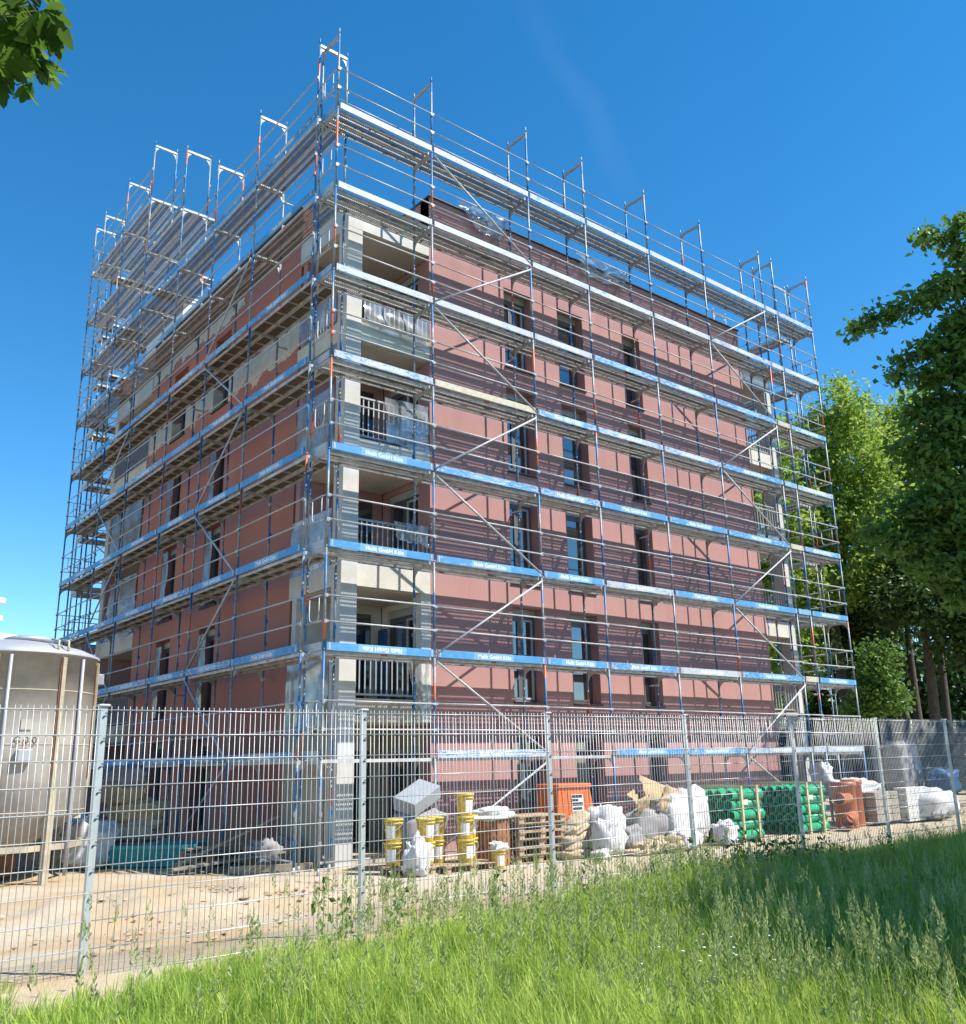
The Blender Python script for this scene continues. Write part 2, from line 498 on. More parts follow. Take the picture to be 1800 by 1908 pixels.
# ------------------------------------------------------------------ mesh helpers
class MB:
    """collects shapes, becomes one mesh"""

    def __init__(self):
        self.v, self.f, self.mi, self.sm = [], [], [], []

    def add(self, vs, fs, mi=0, smooth=False):
        o = len(self.v)
        self.v.extend([tuple(p) for p in vs])
        for f in fs:
            self.f.append(tuple(i + o for i in f))
            self.mi.append(mi)
            self.sm.append(smooth)

    def box(self, a, b, mi=0, M=None):
        x0, y0, z0 = a
        x1, y1, z1 = b
        vs = [Vector(p) for p in ((x0, y0, z0), (x1, y0, z0), (x1, y1, z0), (x0, y1, z0), (x0, y0, z1), (x1, y0, z1), (x1, y1, z1), (x0, y1, z1))]
        if M is not None:
            vs = [M @ p for p in vs]
        self.add(vs, [(0, 3, 2, 1), (4, 5, 6, 7), (0, 1, 5, 4), (1, 2, 6, 5), (2, 3, 7, 6), (3, 0, 4, 7)], mi)

    def bbox(self, a, b, bev, mi=0, M=None):
        """box with chamfered vertical and horizontal edges (octagonal prism)"""
        x0, y0, z0 = a
        x1, y1, z1 = b
        c = bev
        rings = []
        for z, s in ((z0, c), (z0 + c, 0), (z1 - c, 0), (z1, c)):
            X0, X1, Y0, Y1 = x0 + s, x1 - s, y0 + s, y1 - s
            rings.append([(X0 + c, Y0, z), (X1 - c, Y0, z), (X1, Y0 + c, z), (X1, Y1 - c, z), (X1 - c, Y1, z), (X0 + c, Y1, z), (X0, Y1 - c, z), (X0, Y0 + c, z)])
        vs = [Vector(p) for r in rings for p in r]
        if M is not None:
            vs = [M @ p for p in vs]
        fs = [tuple(range(7, -1, -1)), tuple(range(24, 32))]
        for k in range(3):
            for i in range(8):
                fs.append((k * 8 + i, k * 8 + (i + 1) % 8, k * 8 + 8 + (i + 1) % 8, k * 8 + 8 + i))
        self.add(vs, fs, mi)

    def tube(self, pts, r, n=8, mi=0, caps=True, smooth=True):
        """tube through points; r is a number or one radius per point"""
        pts = [Vector(p) for p in pts]
        rs = r if isinstance(r, (list, tuple)) else [r] * len(pts)
        vs, prev = [], None
        for i, p in enumerate(pts):
            d = (pts[min(i + 1, len(pts) - 1)] - pts[max(i - 1, 0)]).normalized()
            if prev is None:
                a = d.orthogonal().normalized()
            else:
                a = (prev - d * prev.dot(d)).normalized()
            prev = a
            b = d.cross(a)
            for k in range(n):
                t = 2 * math.pi * k / n
                vs.append(p + (a * math.cos(t) + b * math.sin(t)) * rs[i])
        fs = []
        for i in range(len(pts) - 1):
            for k in range(n):
                fs.append((i * n + k, i * n + (k + 1) % n, (i + 1) * n + (k + 1) % n, (i + 1) * n + k))
        self.add(vs, fs, mi, smooth)
        if caps:
            o = len(self.v) - len(vs)
            self.f.append(tuple(o + k for k in range(n - 1, -1, -1)))
            self.f.append(tuple(o + (len(pts) - 1) * n + k for k in range(n)))
            self.mi += [mi, mi]
            self.sm += [False, False]

    def lathe(self, prof, n=20, mi=0, c=(0, 0, 0), smooth=True, M=None):
        vs, fs = [], []
        for r, z in prof:
            for k in range(n):
                t = 2 * math.pi * k / n
                p = Vector((c[0] + r * math.cos(t), c[1] + r * math.sin(t), c[2] + z))
                vs.append(M @ p if M is not None else p)
        for i in range(len(prof) - 1):
            for k in range(n):
                fs.append((i * n + k, i * n + (k + 1) % n, (i + 1) * n + (k + 1) % n, (i + 1) * n + k))
        self.add(vs, fs, mi, smooth)

    def mesh(self, name, mats):
        me = bpy.data.meshes.new(name)
        me.from_pydata(self.v, [], self.f)
        for m in (mats if isinstance(mats, (list, tuple)) else [mats]):
            me.materials.append(MATS[m])
        me.polygons.foreach_set('material_index', self.mi)
        me.polygons.foreach_set('use_smooth', self.sm)
        me.update()
        return me

    def build(self, name, mats, parent=None, loc=None, rot=None):
        return obj(name, self.mesh(name, mats), parent, loc, rot)


def obj(name, me, parent=None, loc=None, rot=None):
    o = bpy.data.objects.new(name, me)
    COL.objects.link(o)
    if parent is not None:
        o.parent = parent
    if loc is not None:
        o.location = loc
    if rot is not None:
        o.rotation_euler = rot
    return o


def tag(o, label=None, cat=None, group=None, kind=None):
    if label:
        o['label'] = label
    if cat:
        o['category'] = cat
    if group:
        o['group'] = group
    if kind:
        o['kind'] = kind
    return o


def thing(name, label, cat, loc=(0, 0, 0), rz=0.0, group=None):
    o = bpy.data.objects.new(name, None)
    o.empty_display_size = 0.2
    COL.objects.link(o)
    o.location = loc
    o.rotation_euler = (0, 0, rz)
    return tag(o, label, cat, group)


def soup(name, V, F, mats, tint=None, smooth=False, mi=None, parent=None):
    """numpy vertices (n,3) and faces (m,k)"""
    me = bpy.data.meshes.new(name)
    k = F.shape[1]
    me.vertices.add(len(V))
    me.vertices.foreach_set('co', np.ascontiguousarray(V, dtype=np.float32).ravel())
    me.loops.add(F.size)
    me.loops.foreach_set('vertex_index', np.ascontiguousarray(F, dtype=np.int32).ravel())
    me.polygons.add(len(F))
    me.polygons.foreach_set('loop_start', np.arange(0, F.size, k, dtype=np.int32))
    for m in (mats if isinstance(mats, (list, tuple)) else [mats]):
        me.materials.append(MATS[m])
    if mi is not None:
        me.polygons.foreach_set('material_index', np.asarray(mi, dtype=np.int32))
    me.polygons.foreach_set('use_smooth', np.full(len(F), smooth))
    if tint is not None:
        a = me.attributes.new('tint', 'FLOAT', 'POINT')
        a.data.foreach_set('value', np.asarray(tint, dtype=np.float32))
    me.update(calc_edges=True)
    return obj(name, me, parent)


def ground_z(x, y):
    if y < -7.5:
        z = 0.35
    elif y < -2.5:
        s = (-2.5 - y) / 5.0
        z = 0.35 * s * s * (3 - 2 * s)
    else:
        z = 0.0
    if x > 20:
        z += 0.0
    return z


# ------------------------------------------------------------------ ground
def build_ground():
    def axis(lo, hi, a, b, step):
        out = list(np.arange(a, b + 1e-6, step))
        s, x = step, b
        while x < hi:
            s *= 1.35
            x += s
            out.append(min(x, hi))
        s, x, left = step, a, []
        while x > lo:
            s *= 1.35
            x -= s
            left.append(max(x, lo))
        return np.array(left[::-1] + out)
    xs = axis(-700, 700, -12, 24, 0.16)
    ys = axis(-700, 700, -16, 9, 0.16)
    X, Y = np.meshgrid(xs, ys)
    Z = np.zeros_like(X)
    for i in range(X.shape[0]):
        y = ys[i]
        base = ground_z(0, y)
        for j in range(X.shape[1]):
            x = xs[j]
            z = base
            if -13 < x < 26 and -8 < y < 10:
                w = min(1, max(0, (y + 8) / 1.2)) * min(1, max(0, (10 - y)))
                a = mnoise.fractal((x * 0.5, y * 0.5, 1.3), 1.0, 2.0, 4)
                b = mnoise.noise((x * 2.6, y * 2.6, 4.1))
                k = 1.0 if y < -1.6 else 0.45
                z += w * k * (0.05 * a + 0.022 * b)
                # low dug heap of sand in the left part of the yard
                d = ((x + 3.2) / 3.4) ** 2 + ((y + 2.2) / 1.5) ** 2
                if d < 1:
                    z += 0.26 * (1 - d) * (1 + 0.7 * mnoise.noise((x * 1.9, y * 1.9, 9)))
                if abs(y) < 1.0 and x > -0.6:
                    z = min(z, 0.02)
            elif y < -7.5 and -20 < x < 30:
                z += 0.05 * mnoise.noise((x * 0.35, y * 0.35, 2.2)) * min(1, (-7.5 - y))
            Z[i, j] = z
    V = np.stack([X.ravel(), Y.ravel(), Z.ravel()], 1)
    ny, nx = X.shape
    I = (np.arange(ny - 1)[:, None] * nx + np.arange(nx - 1)[None, :]).ravel()
    F = np.stack([I, I + 1, I + nx + 1, I + nx], 1)
    o = soup('ground', V, F, 'ground_sand', smooth=True)
    tag(o, kind='structure')


build_ground()

# ------------------------------------------------------------------ the apartment building under construction
FLOORS = [0.35, 3.2, 6.0, 8.8, 11.6]
TOP = 14.4
PARAPET = 15.58


def wall_mesh(P0, u, n, u0, u1, z0, z1, openings, thick=0.36, mi=0):
    """wall face with openings, reveals and a closed back; u along the wall, n outward"""
    mb = MB()
    P0, u, n = Vector(P0), Vector(u), Vector(n)
    us = sorted({u0, u1} | {o[i] for o in openings for i in (0, 1)})
    zs = sorted({z0, z1} | {o[i] for o in openings for i in (2, 3)})
    # keep long faces reasonable for the plaster bump
    def P(a, z, d=0.0):
        return P0 + u * a + Vector((0, 0, z)) - n * d
    def inside(a, z):
        return any(o[0] < a < o[1] and o[2] < z < o[3] for o in openings)
    flip = u.cross(Vector((0, 0, 1))).dot(n) < 0
    def quad(p):
        mb.add(p[::-1] if flip else p, [(0, 1, 2, 3)], mi)
    for i in range(len(us) - 1):
        for j in range(len(zs) - 1):
            a0, a1, b0, b1 = us[i], us[i + 1], zs[j], zs[j + 1]
            if inside((a0 + a1) / 2, (b0 + b1) / 2):
                continue
            quad([P(a0, b0), P(a1, b0), P(a1, b1), P(a0, b1)])
            quad([P(a1, b0, thick), P(a0, b0, thick), P(a0, b1, thick), P(a1, b1, thick)])
    for (a0, a1, b0, b1) in openings:
        quad([P(a0, b0), P(a0, b1), P(a0, b1, thick), P(a0, b0, thick)])
        quad([P(a1, b1), P(a1, b0), P(a1, b0, thick), P(a1, b1, thick)])
        quad([P(a0, b1), P(a1, b1), P(a1, b1, thick), P(a0, b1, thick)])
        quad([P(a1, b0), P(a0, b0), P(a0, b0, thick), P(a1, b0, thick)])
    quad([P(u0, z1), P(u1, z1), P(u1, z1, thick), P(u0, z1, thick)])
    quad([P(u0, z0), P(u0, z1), P(u0, z1, thick), P(u0, z0, thick)][::-1])
    quad([P(u1, z0), P(u1, z1), P(u1, z1, thick), P(u1, z0, thick)])
    return mb


def window(parent, P, u, n, w, h, double, sill=True, film=False):
    """one window: frame, sash bars, panes, shutter box, sill.  P = outer face, lower left; recessed 0.30"""
    P, u, n = Vector(P), Vector(u), Vector(n)
    z = Vector((0, 0, 1))
    M = Matrix((( u.x, -n.x, 0, P.x), (u.y, -n.y, 0, P.y), (0, 0, 1, P.z), (0, 0, 0, 1)))
    d = 0.285
    mb = MB()
    f = 0.07
    hb = h - 0.17                                  # shutter box above
    mb.box((0, d, 0), (f, d + 0.07, hb), 0, M)
    mb.box((w - f, d, 0), (w, d + 0.07, hb), 0, M)
    mb.box((f, d, 0), (w - f, d + 0.07, f), 0, M)
    mb.box((f, d, hb - f), (w - f, d + 0.07, hb), 0, M)
    xs = [f, w - f]
    if double:
        mb.box((w / 2 - 0.045, d + 0.003, f), (w / 2 + 0.045, d + 0.073, hb - f), 0, M)
        xs = [f, w / 2 - 0.045, w / 2 + 0.045, w - f]
    win = mb.build('window', 'window_frame', parent)
    for k in range(0, len(xs), 2):
        a, b = xs[k], xs[k + 1]
        s = MB()
        q = 0.05
        for bx in (((a + .004, d - .012, f + .004), (a + q, d + .05, hb - f - .004)), ((b - q, d - .012, f + .004), (b - .004, d + .05, hb - f - .004)),
                   ((a + q, d - .012, f + .004), (b - q, d + .05, f + q)), ((a + q, d - .012, hb - f - q), (b - q, d + .05, hb - f - .004))):
            s.box(*bx, 0, M)
        s.build('sash', 'pale_frame' if k else 'window_frame', win)
        g = MB()
        g.box((a + q - .004, d + .018, f + q - .004), (b - q + .004, d + .03, hb - f - q + .004), 0, M)
        g.build('pane', 'glass', win)
    g = MB()
    g.box((0.002, d - 0.03, hb + 0.002), (w - 0.002, d + 0.07, h - 0.002), 0, M)
    g.build('shutter_box', 'shutter_box', win)
    if sill:
        g = MB()
        g.bbox((-0.03, -0.05, -0.045), (w + 0.03, d + 0.02, -0.006), 0.008, 0, M)
        g.build('sill', 'dark_metal', win)
    if double and sill:
        g = MB()
        g.bbox((.05, .04, .0), (.40, .20, .10), .008, 0, M)
        g.build('sill_guard', 'foam_white', win)
    return win


def film_sheet(name, corners, parent=None, seed=0, amp=0.05, nu=14, nv=12, mat='plastic_film', jag=0.0):
    """a crumpled sheet between four corners (a,b along the top; d,c along the bottom)"""
    a, b, c, d = [Vector(p) for p in corners]
    nrm = (b - a).cross(d - a).normalized()
    V = []
    for j in range(nv + 1):
        v = j / nv
        for i in range(nu + 1):
            u = i / nu
            p = (a * (1 - u) + b * u) * (1 - v) + (d * (1 - u) + c * u) * v
            q = (u * 5 + seed * 3.1, v * 3 + seed, seed * 7.7)
            w = mnoise.noise(q) * amp + 0.5 * amp * abs(math.sin(u * 21 + 3 * mnoise.noise((v * 2, u * 3, seed))))
            e = 1.0 if v > 0.03 else 0.4
            p = p + nrm * (w * e) + Vector((0, 0, -1)) * jag * v * (mnoise.noise((u * 6, seed, 3.3)) + 0.3)
            V.append(p)
    F = [(j * (nu + 1) + i, j * (nu + 1) + i + 1, (j + 1) * (nu + 1) + i + 1, (j + 1) * (nu + 1) + i) for j in range(nv) for i in range(nu)]
    mb = MB()
    mb.add(V, F, 0, True)
    return mb.build(name, mat, parent)


def build_house():
    B = thing('apartment_building', 'five storey red rendered apartment building with corner balconies standing inside the scaffolds', 'building', (0, 0, 0))
    XL, XF0, XF1 = 0.95, 3.2, 15.8
    YL0, YL1, YB = 3.3, 13.6, 17.2
    U, N = (1, 0, 0), (0, -1, 0)
    cols = [(5.58, 6.52, True), (7.5, 8.44, False), (10.1, 10.8, False)]
    ops = [(a, b, z + 0.04 if z > 1 else 0.12, z + 2.26) for z in FLOORS for a, b, _ in cols]
    wall_mesh((0, 1.0, 0), U, N, XF0, XF1, -0.1, PARAPET, ops).build('front_wall', 'red_render', B)
    for z in FLOORS:
        for a, b, dbl in cols:
            zb = z + 0.04 if z > 1 else 0.12
            window(B, (a, 1.0, zb), U, N, b - a, z + 2.26 - zb, dbl, z > 1)
    # left wall: u runs along -Y so that it is a proper facade seen from outside
    UL, NL = (0, -1, 0), (-1, 0, 0)
    lcols = [(-8.45, -7.4), (-11.6, -10.5)]
    lops = [(a, b, z + 0.04, z + 2.26) for z in FLOORS for a, b in lcols]
    wall_mesh((XL, 0, 0), UL, NL, -YL1, -YL0, -0.1, PARAPET, lops).build('left_wall', 'red_render_patched', B)
    for z in FLOORS:
        for a, b in lcols:
            window(B, (XL, -a, z + 0.04), UL, NL, b - a, 2.22, False, z > 1)
    # right and back walls
    wall_mesh((XF1, 0, 0), (0, 1, 0), (1, 0, 0), 1.364, YB - .004, -0.1, PARAPET - 0.004, []).build('right_wall', 'red_render', B)
    wall_mesh((0, YB, 0), (-1, 0, 0), (0, 1, 0), -XF1 + .364, -XL - .004, -0.1, PARAPET - 0.008, []).build('back_wall', 'red_render', B)
    # roof and coping
    m = MB()
    m.box((XF0 + .36, 1.36, 14.6), (XF1 - .36, YB - .36, 14.8))
    m.box((XL + .36, YL0, 14.6), (XF0 + .36, YL1, 14.8))
    m.build('roof', 'roof_felt', B)
    for a, b in (((XF0 - .03, .95, PARAPET), (XF1 + .04, 1.4, PARAPET + .05)), ((XL - .05, YL0, PARAPET), (XL + .4, YL1, PARAPET + .05)),
                 ((XF0 - .03, 1.4, PARAPET), (XF0 + .4, YL0 + .1, PARAPET + .05))):
        m = MB()
        m.bbox(a, b, 0.012)
        m.build('coping', 'dark_metal', B)
    # parapet return beside the corner balcony
    wall_mesh((XF0, 0, 0), (0, -1, 0), (-1, 0, 0), -YL0, -1.003, TOP - .4, PARAPET - .003, []).build('parapet_return', 'red_render', B)
    # dark rooms behind the panes
    m = MB()
    m.box((XF0 + .4, 1.42, -0.05), (XF1 - .4, YB - .42, 14.55))
    m.box((XL + .42, YL0 + .4, -0.05), (XF0 + .4, YL1 - .4, 14.55))
    m.build('interior_core', 'interior', B)

    # ---- corner balconies: near left (front and left sides open), far left, right
    def balcony(x0, x1, y0, y1, face, pillar, wallmats, side):
        for k, z in enumerate(FLOORS + [TOP + 0.25]):
            if k == 0:
                m = MB()
                m.box((x0 + .02, y0 + .02, -0.1), (x1 - .002, y1 - .002, 0.1))
                m.build('balcony_floor', 'khaki_basecoat', B)
                continue
            h = 0.5 if k < 5 else 0.75
            m = MB()
            m.box((x0, y0, z - h + 0.02), (x1 - .004, y1 - .004, z))
            mat = 'khaki_basecoat' if k == 1 else 'cream_render'
            sl = m.build('balcony_slab', mat, B)
            m = MB()
            m.box((x0 + .12, y0 + .12, z - h - 0.004), (x1 - .006, y1 - .006, z - h + 0.018))
            m.build('soffit', 'soffit', sl)

    # near corner
    x0, x1, y0, y1 = 0.92, XF0, 1.0, YL0
    balcony(x0, x1, y0, y1, None, None, None, None)
    yb = 3.0
    for k, z in enumerate(FLOORS):
        ztop = (FLOORS + [TOP + .25])[k + 1] - (0.5 if k < 4 else 0.75) - .004
        mat = ('khaki_basecoat', 'cream_render', 'red_render', 'red_render', 'red_render')[k]
        zb = z if k else 0.1
        wall_mesh((0, yb, 0), U, N, x0 + .04, x1 - .01, zb, ztop, [(2.45, 2.95, zb + .03, zb + 2.1)], 0.2).build('balcony_back_wall', mat, B)
        m = MB()
        m.box((2.46, yb + .06, zb + .04), (2.94, yb + .09, zb + 2.09))
        m.build('balcony_door', 'glass', B)
        # side wall towards the flat, with a glazed double door
        wall_mesh((x1 + .012, 0, 0), (0, -1, 0), (-1, 0, 0), -yb, -1.02, zb, ztop, [(-2.75, -1.45, zb + .03, zb + 2.15)], 0.2).build('balcony_side_wall', mat, B)
        window(B, (x1 - .20, 2.75, zb + .03), (0, -1, 0), (-1, 0, 0), 1.3, 2.12, True, False)
        if k == 1:   # cream strip of the front wall beside the balcony, still unpainted
            m = MB()
            m.box((XF0 - .26, 0.99, z - .48), (XF0 + .0, 1.2, z + 2.32))
            m.build('unpainted_strip', 'cream_render', B)
    m = MB()
    m.bbox((0.905, 0.985, -0.05), (1.30, 1.38, TOP - .5), 0.006)
    m.build('corner_pillar', 'pillar_grey', B)
    # far left corner
    balcony(0.92, XF0, YL1 + .006, YB - .004, None, None, None, None)
    for k, z in enumerate(FLOORS):
        ztop = (FLOORS + [TOP + .25])[k + 1] - (0.5 if k < 4 else 0.75) - .004
        zb = z if k else 0.1
        m = MB()
        m.box((2.6, YL1 + .02, zb), (2.8, YB - .02, ztop))
        m.build('balcony_back_wall', 'pillar_grey', B)
    m = MB()
    m.bbox((0.905, YB - .34, -0.05), (1.25, YB + .012, TOP - .5), 0.006)
    m.build('corner_pillar', 'pillar_grey', B)
    # right corner balconies
    balcony(XF1 + .006, 17.75, 1.25, 4.6, None, None, None, None)
    m = MB()
    m.bbox((17.36, 1.235, -0.05), (17.74, 1.6, TOP - .5), 0.006)
    m.build('corner_pillar', 'pillar_grey', B)

    # railings with single balusters
    bal = MB()
    bal.box((-.014, -.006, 0), (.014, .006, 0.86))
    bal_me = bal.mesh('baluster', 'railing_grey')

    def railing(p0, p1, skip=False):
        p0, p1 = Vector(p0), Vector(p1)
        L = (p1 - p0).length
        ang = math.atan2(p1.y - p0.y, p1.x - p0.x)
        m = MB()
        m.box((0, -.02, 0.97), (L, .02, 1.01))
        m.box((0, -.018, 0.07), (L, .018, 0.108))
        m.box((0, -.022, 0.0), (.04, .022, 0.97))
        m.box((L - .04, -.022, 0.0), (L, .022, 0.97))
        r = m.build('railing', 'railing_grey', B, p0, (0, 0, ang))
        n = int(L / 0.125)
        for i in range(1, n):
            obj('baluster', bal_me, r, (L * i / n, 0, 0.109))

    for z in FLOORS[1:]:
        railing((1.31, 1.08, z), (3.18, 1.08, z))
        railing((1.0, 3.25, z), (1.0, 1.4, z))
        railing((1.0, 16.8, z), (1.0, 13.65, z))
        railing((15.85, 1.32, z), (17.34, 1.32, z))
        railing((17.68, 1.62, z), (17.68, 4.5, z))
    # rooftop room behind the left parapet
    m = MB()
    m.box((1.25, 12.2, 14.9), (4.2, 15.6, 16.85))
    m.build('rooftop_room', 'white_render', B)
    m = MB()
    m.bbox((1.2, 12.15, 16.85), (4.25, 15.65, 16.93), 0.01)
    m.build('rooftop_coping', 'far_white', B)
    return B


HOUSE = build_house()

# plastic film left by the plasterers
for lab, cs, sd, am in (
        ('crumpled clear film hanging from the top corner balcony slab', [(1.32, .93, 12.1), (3.15, .93, 12.15), (3.15, .9, 11.3), (1.4, .9, 11.55)], 1, .05),
        ('clear film draped over the third floor balcony railing at the corner', [(1.95, .99, 9.9), (3.17, .99, 9.95), (3.17, .97, 8.75), (2.0, .97, 8.9)], 2, .06),
        ('torn film strip hanging at the right end of the lowest corner balcony railing', [(2.55, .97, 4.15), (3.15, .97, 4.15), (3.15, .95, 3.0), (2.9, .95, 2.75)], 3, .06),
        ('film bundle stuffed on the right of the second floor corner railing', [(2.2, .98, 7.05), (3.15, .98, 7.05), (3.15, .96, 6.6), (2.3, .96, 6.65)], 4, .07),
        ('film over the left side of the third floor corner balcony', [(.9, 3.2, 10.1), (.9, 1.45, 10.1), (.88, 1.45, 8.8), (.88, 3.2, 8.8)], 5, .05),
        ('film over the left side of the second floor corner balcony', [(.9, 3.2, 7.25), (.9, 1.45, 7.25), (.88, 1.45, 6.0), (.88, 3.2, 6.0)], 6, .05),
        ('film over the left side of the fourth floor corner balcony', [(.9, 3.2, 13.0), (.9, 1.45, 13.0), (.88, 1.45, 11.7), (.88, 3.2, 11.7)], 7, .05),
        ('long dirty film covering the ground floor left side of the corner', [(.9, 3.25, 4.05), (.9, 1.42, 4.05), (.86, 1.42, 2.6), (.86, 3.25, 2.6)], 8, .05),
        ('film sheet over the far left second floor balcony', [(.9, 16.3, 7.9), (.9, 13.7, 7.9), (.88, 13.7, 6.0), (.88, 16.3, 6.0)], 9, .06),
        ('film sheet over the far left third floor balcony', [(.9, 16.6, 10.9), (.9, 13.7, 10.9), (.88, 13.7, 8.9), (.88, 16.6, 8.9)], 10, .06),
        ('film flapping under the top deck near the middle of the front parapet', [(4.0, .85, 15.75), (5.7, .85, 15.8), (5.5, .75, 15.05), (4.6, .9, 15.2)], 11, .12),
        ('film heap hanging under the top deck on the right half of the parapet', [(8.2, .85, 15.8), (10.4, .85, 15.8), (10.2, .8, 15.3), (8.5, .85, 15.2)], 12, .12)):
    tag(film_sheet('plastic_film', cs, None, sd, am, jag=0.08), lab, 'plastic film', 'plasterer film on the building')
for k, z in enumerate(FLOORS[1:4]):
    for yy, word in ((8.4, 'nearer'), (11.55, 'farther')):
        o = film_sheet('window_film', [(.93, yy, z + 2.1), (.93, yy - .45, z + 2.1), (.9, yy - .4, z + .1), (.9, yy - .03, z + .1)], None, k * 3 + yy, .05, jag=.05)
        tag(o, 'clear film taped in the %s left wall window of the %s floor' % (word, ('first', 'second', 'third')[k]), 'plastic film', 'film in the left wall windows')
m = MB()
m.box((.90, 1.5, .08), (.93, 3.28, 2.55))
tag(m.build('cover_board', 'khaki_basecoat'), 'brown cover board closing the ground floor left side of the corner', 'board')
m = MB()
m.bbox((2.93, 2.4, 3.3), (3.0, 2.75, 4.9), .03)
tag(m.build('hanging_cloth', 'blue_cloth'), 'dark blue cloth hanging in the first floor corner balcony', 'cloth')


# ------------------------------------------------------------------ scaffolds
LIFT = 2.0
WID = 0.73
_cache = {}


def std_mesh(h):
    key = ('std', h)
    if key not in _cache:
        m = MB()
        m.tube([(0, 0, 0.0), (0, 0, h)], 0.026, 8)
        m.tube([(0, 0, h), (0, 0, h + 0.16)], 0.019, 8)
        m.tube([(0, 0, -0.005), (0, 0, 0.03)], 0.028, 8)
        for z in (0.5, 1.0):
            m.box((-.03, -.045, z), (.03, -.02, z + .08))
        _cache[key] = m.mesh('standard', 'standard_paint')
    return _cache[key]


def frame_mesh():
    if 'frame' not in _cache:
        m = MB()
        z = LIFT
        m.box((-.027, .02, z - .085), (.027, WID - .02, z - .075))
        m.box((-.027, .02, z - .075), (-.020, WID - .02, z - .02))
        m.box((.020, .02, z - .075), (.027, WID - .02, z - .02))
        for s, y in ((1, .022), (-1, WID - .022)):      # curved corner gussets
            vs, k = [], 6
            pts = [(0, 0)] + [(0.17 - 0.17 * math.sin(a), 0.17 - 0.17 * math.cos(a)) for a in [math.pi / 2 * i / k for i in range(k + 1)]]
            pts = [(0, 0), (.19, 0), (.12, .03), (.07, .07), (.03, .12), (0, .22)]
            for x in (-.006, .006):
                for p, q in pts:
                    vs.append((x, y + s * p, z - .086 - q))
            n = len(pts)
            fs = [tuple(range(n)), tuple(range(2 * n - 1, n - 1, -1))] + [(i, (i + 1) % n, n + (i + 1) % n, n + i) for i in range(n)]
            m.add(vs, fs)
        _cache['frame'] = m.mesh('frame', 'galvanised')
    return _cache['frame']


def plank_mesh(L, kind):
    key = ('plank', round(L, 2), kind)
    if key not in _cache:
        m = MB()
        w, h, x = 0.32, 0.065, L / 2 - 0.03
        top = 1
        if kind == 'steel':
            m.add([(-x, 0, 0), (x, 0, 0), (x, w, 0), (-x, w, 0)], [(0, 1, 2, 3)], 1)
            for y in (0.0, w - .004):
                m.box((-x, y, -h), (x, y + .004, -.002), 0)
            for y in (.004, w - .034):
                m.box((-x, y, -h), (x, y + .03, -h + .004), 0)
            m.box((-x, w / 2 - .012, -.03), (x, w / 2 + .012, -.004), 0)
        else:
            m.box((-x + .01, .012, -.014), (x - .01, w - .012, -.002), 1)
            for y in (0.0, w - .025):
                m.box((-x, y, -h), (x, y + .025, 0), 0)
            for i in range(1, 5):
                xx = -x + 2 * x * i / 5
                m.box((xx - .015, .025, -.045), (xx + .015, w - .025, -.0145), 0)
        for s in (-1, 1):                       # end caps with hooks
            m.box((s * x - .012, .006, -h), (s * x + .012, w - .006, -.004), 0)
        _cache[key] = m.mesh('deck_plank', ['plank_steel', 'perforated_deck' if kind == 'steel' else 'ply_deck'])
    return _cache[key]


def toe_mesh(L):
    key = ('toe', round(L, 2))
    if key not in _cache:
        m = MB()
        x = L / 2 - 0.035
        m.bbox((-x, -.015, 0), (x, .015, .155), .004)
        for s in (-1, 1):
            m.box((s * (x - .06) - .02, -.019, .01), (s * (x - .06) + .02, .019, .145), 1)
        _cache[key] = m.mesh('toe_board', ['toe_board_paint', 'galvanised'])
    return _cache[key]


def rail_mesh(L):
    key = ('rail', round(L, 2))
    if key not in _cache:
        m = MB()
        x = L / 2 - 0.03
        m.tube([(-x, 0, 0), (x, 0, 0)], 0.0175, 6)
        for s in (-1, 1):
            m.box((s * x - .03, -.012, -.022), (s * x + .03, .012, .022))
        _cache[key] = m.mesh('guardrail', 'galvanised')
    return _cache[key]


def letter_mesh():
    if 'text' not in _cache:
        cu = bpy.data.curves.new('lettering', 'FONT')
        cu.body = 'Melik GmbH Köln'
        cu.align_x = 'CENTER'
        cu.size = 0.125
        cu.offset = 0.0022
        cu.extrude = 0.0008
        cu.resolution_u = 2
        o = bpy.data.objects.new('lettering', cu)
        COL.objects.link(o)
        dg = bpy.context.evaluated_depsgraph_get()
        me = bpy.data.meshes.new_from_object(o.evaluated_get(dg))
        bpy.data.objects.remove(o)
        me.materials.clear()
        me.materials.append(MATS['lettering_white'])
        me.name = 'lettering'
        _cache['text'] = me
    return _cache['text']


def endguard_mesh():
    if 'eg' not in _cache:
        m = MB()
        for z in (.55, 1.05):
            m.tube([(0, .02, z), (0, WID - .02, z)], .015, 6)
        m.tube([(0, .18, 1.05), (0, .18, .68), (0, .21, .60), (0, .29, .57), (0, .46, .57), (0, .53, .60), (0, .56, .68), (0, .56, 1.05)], .012, 6)
        _cache['eg'] = m.mesh('end_guard', 'galvanised')
    return _cache['eg']


def endboard_mesh():
    if 'eb' not in _cache:
        m = MB()
        m.bbox((-WID / 2 + .03, -.012, 0), (WID / 2 - .03, .012, .15), .003)
        _cache['eb'] = m.mesh('end_board', 'toe_board_paint')
    return _cache['eb']


def plate_mesh():
    if 'plate' not in _cache:
        m = MB()
        m.box((-.075, -.075, -.03), (.075, .075, -.022))
        m.tube([(0, 0, -.022), (0, 0, .12)], .03, 8)
        _cache['plate'] = m.mesh('base_plate', 'galvanised')
    return _cache['plate']


